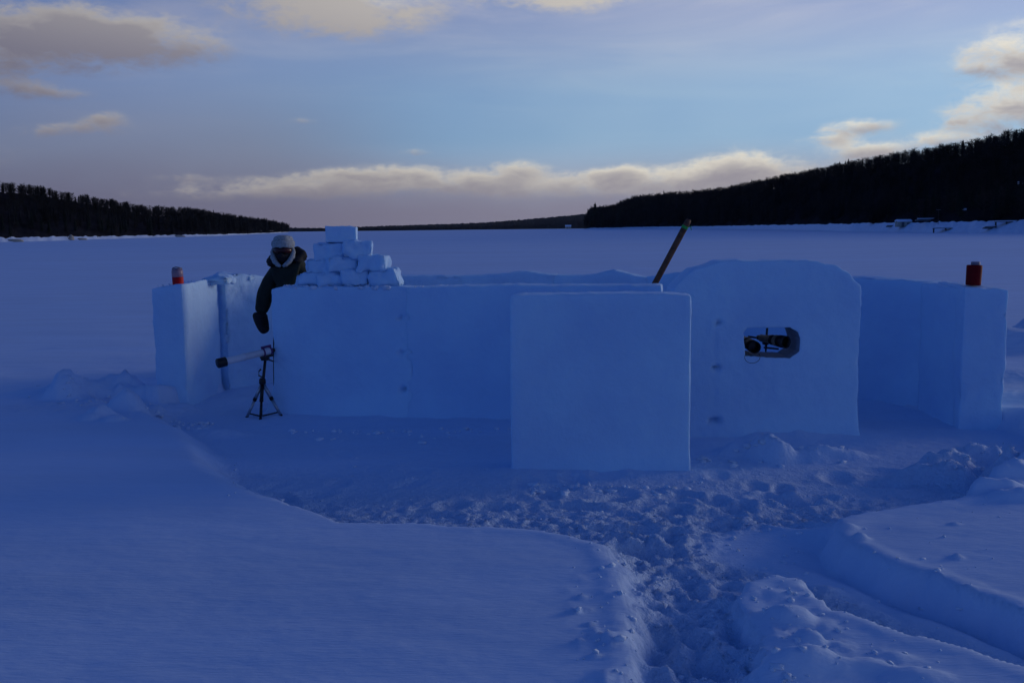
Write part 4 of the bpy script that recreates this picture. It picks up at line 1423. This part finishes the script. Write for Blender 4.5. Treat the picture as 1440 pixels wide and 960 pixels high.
bm = bmesh.new(); lathe(bm, [(.058, 0), (.0635, .006), (.064, .02), (.066, .165), (.065, .176), (.058, .181)]); mesh_bm('body', bm, M_DKRED, j)
bm = bmesh.new(); lathe(bm, [(.037, .1815), (.038, .185), (.038, .206), (.034, .211)]); o = mesh_bm('cap', bm, M_GREYCAP, j); o.location.x = .008

# ------------------------------------------------------------------ wooden handle
M_WOOD = plain('weathered_wood_mat', (.11, .045, .022), .7, .35, 25, bump=.002)
M_GREEN = plain('green_tape_mat', (.02, .36, .05), .5, .1, 10)
pb = at(822, 590, 9.40); pt = at(969, 308.5, 9.22); pb.z = gz(pb.x, pb.y) - .02
h = empty('wooden_handle', pb, 'long brown wooden handle with green tape near its tip leaning behind the front wall', 'handle')
d_ = pt - pb
bm = bmesh.new(); add_tube(bm, [d_ * s_ for s_ in (0, .3, .6, .8, .97, .985, 1.0)], [.024, .027, .029, .030, .031, .030, .022], 14)
mesh_bm('shaft', bm, M_WOOD, h)
tube_obj('tape', [d_ * .955, d_ * .968], .032, M_GREEN, h, 14)
tube_obj('tape_end', [d_ * .962 + Vector((.025, -.02, 0)), d_ * .962 + Vector((.05, -.03, .004)), d_ * .962 + Vector((.055, -.035, -.03))], [.006, .005, .003], M_GREEN, h, 6)

# ------------------------------------------------------------------ two scopes in the viewing hole, on one stand
M_BARREL = plain('tan_grey_barrel_mat', (.20, .165, .13), .6, .25, 20)
M_GLASS = plain('dark_glass_mat', (.002, .002, .003), .3, .1, 5)
HY = 8.42
sb = at(1079, 500, HY + .2)
sg = gz(sb.x, sb.y) if False else .0
st_ = empty('mount_stand', (sb.x, sb.y, sg), 'dark stand with thin rods carrying the two scopes in the viewing hole', 'stand')
sl = Vector((sb.x, sb.y, sg))
hp = lambda px, py, dy: at(px, py, HY + dy) - sl
tube_obj('post', [hp(1078, 610, .20), hp(1076, 510, .20), hp(1077, 490, .20), hp(1079, 458, .20)], [.012, .012, .010, .010], M_CAP, st_, 10)
for dx, dy in ((-.35, .15), (.35, .15), (0, .55)):
    f0 = hp(1078, 560, .20)
    tube_obj('leg', [f0, Vector((f0.x + dx, f0.y + dy, 0.0))], .013, M_CAP, st_, 8)
tube_obj('rod', [hp(1052, 473, .17), hp(1062, 474.5, .18), hp(1077, 477, .20)], .0085, M_CAP, st_, 8)
tube_obj('rod', [hp(1074, 488.5, .20), hp(1095, 490.5, .15)], .0085, M_CAP, st_, 8)
tube_obj('knob', [hp(1069.5, 477.5, .14), hp(1070.5, 473.5, .14)], .011, M_CAP, st_, 10)
bm = bmesh.new(); add_box(bm, hp(1076.5, 479, .19), (.05, .06, .07), None, .01); mesh_bm('clamp_block', bm, M_CAP, st_)


def scope(name, A, B, r0, r1, label, cord=False):
    t = empty(name, B, label, 'scope')
    d = A - B
    q = lambda s_: d * s_
    tube_obj('barrel', [q(0), q(.3), q(.34), q(.55), q(.60), q(.8)], [r1 * .8, r1 * .85, r1, r1, r0 * .93, r0 * .95], M_BARREL, t, 24)
    tube_obj('focus_ring', [q(.42), q(.44), q(.53), q(.55)], [r1 * 1.02, r1 * 1.12, r1 * 1.12, r1 * 1.02], M_CAP, t, 24)
    # lens hood, open at the front with the glass recessed
    bm = bmesh.new(); n = 28
    a = d.normalized()
    R_ = [ring_pts(q(s_), a, r_, n) for s_, r_ in ((.72, r0 * .96), (.74, r0), (1.0, r0 * 1.02), (1.0, r0 * .90), (.86, r0 * .86))]
    R_ = [[bm.verts.new(v) for v in rr] for rr in R_]
    for x0, x1 in zip(R_, R_[1:]):
        for i in range(n):
            bm.faces.new((x0[i], x0[(i + 1) % n], x1[(i + 1) % n], x1[i]))
    hood = mesh_bm('lens_hood', bm, M_CAP, t)
    bm = bmesh.new(); rr = [bm.verts.new(v) for v in ring_pts(q(.862), a, r0 * .87, n)]; c = bm.verts.new(q(.885))
    for i in range(n):
        bm.faces.new((rr[i], rr[(i + 1) % n], c))
    mesh_bm('lens', bm, M_GLASS, hood)
    tube_obj('eyepiece', [q(-.12), q(0)], [r1 * .55, r1 * .6], M_CAP, t, 18)
    if cord:
        c0 = at(1058, 500, 8.16) - B
        tube_obj('cap_cord', [c0 + Vector((.066 * math.sin(t_), 0, -.012 - .052 * math.cos(t_))) for t_ in np.linspace(-2.2, 2.2, 26)], .0022, M_CAP, t, 6)
    return t


scope('spotting_scope', at(1061.5, 488.5, 8.22), at(1042, 476, 8.62), .053, .045, 'left of the two dark lensed scopes looking out of the viewing hole', True)
scope('spotting_scope', at(1105.5, 481, 8.22), at(1070, 475, 8.50), .053, .040, 'right of the two dark lensed scopes looking out of the viewing hole')

# ------------------------------------------------------------------ haze
if HAZE:
    bm = bmesh.new(); add_box(bm, (0, 0, 60), (9400, 9400, 124))
    m = bpy.data.materials.new('haze_mat'); m.use_nodes = True
    t = m.node_tree; t.nodes.remove(t.nodes['Principled BSDF'])
    v = t.nodes.new('ShaderNodeVolumePrincipled')
    v.inputs['Color'].default_value = (.85, .88, .95, 1); v.inputs['Density'].default_value = HAZE; v.inputs['Anisotropy'].default_value = .3
    t.links.new(v.outputs[0], t.nodes['Material Output'].inputs['Volume'])
    o = mesh_bm('haze', bm, m, None, False)
    o['kind'] = 'stuff'
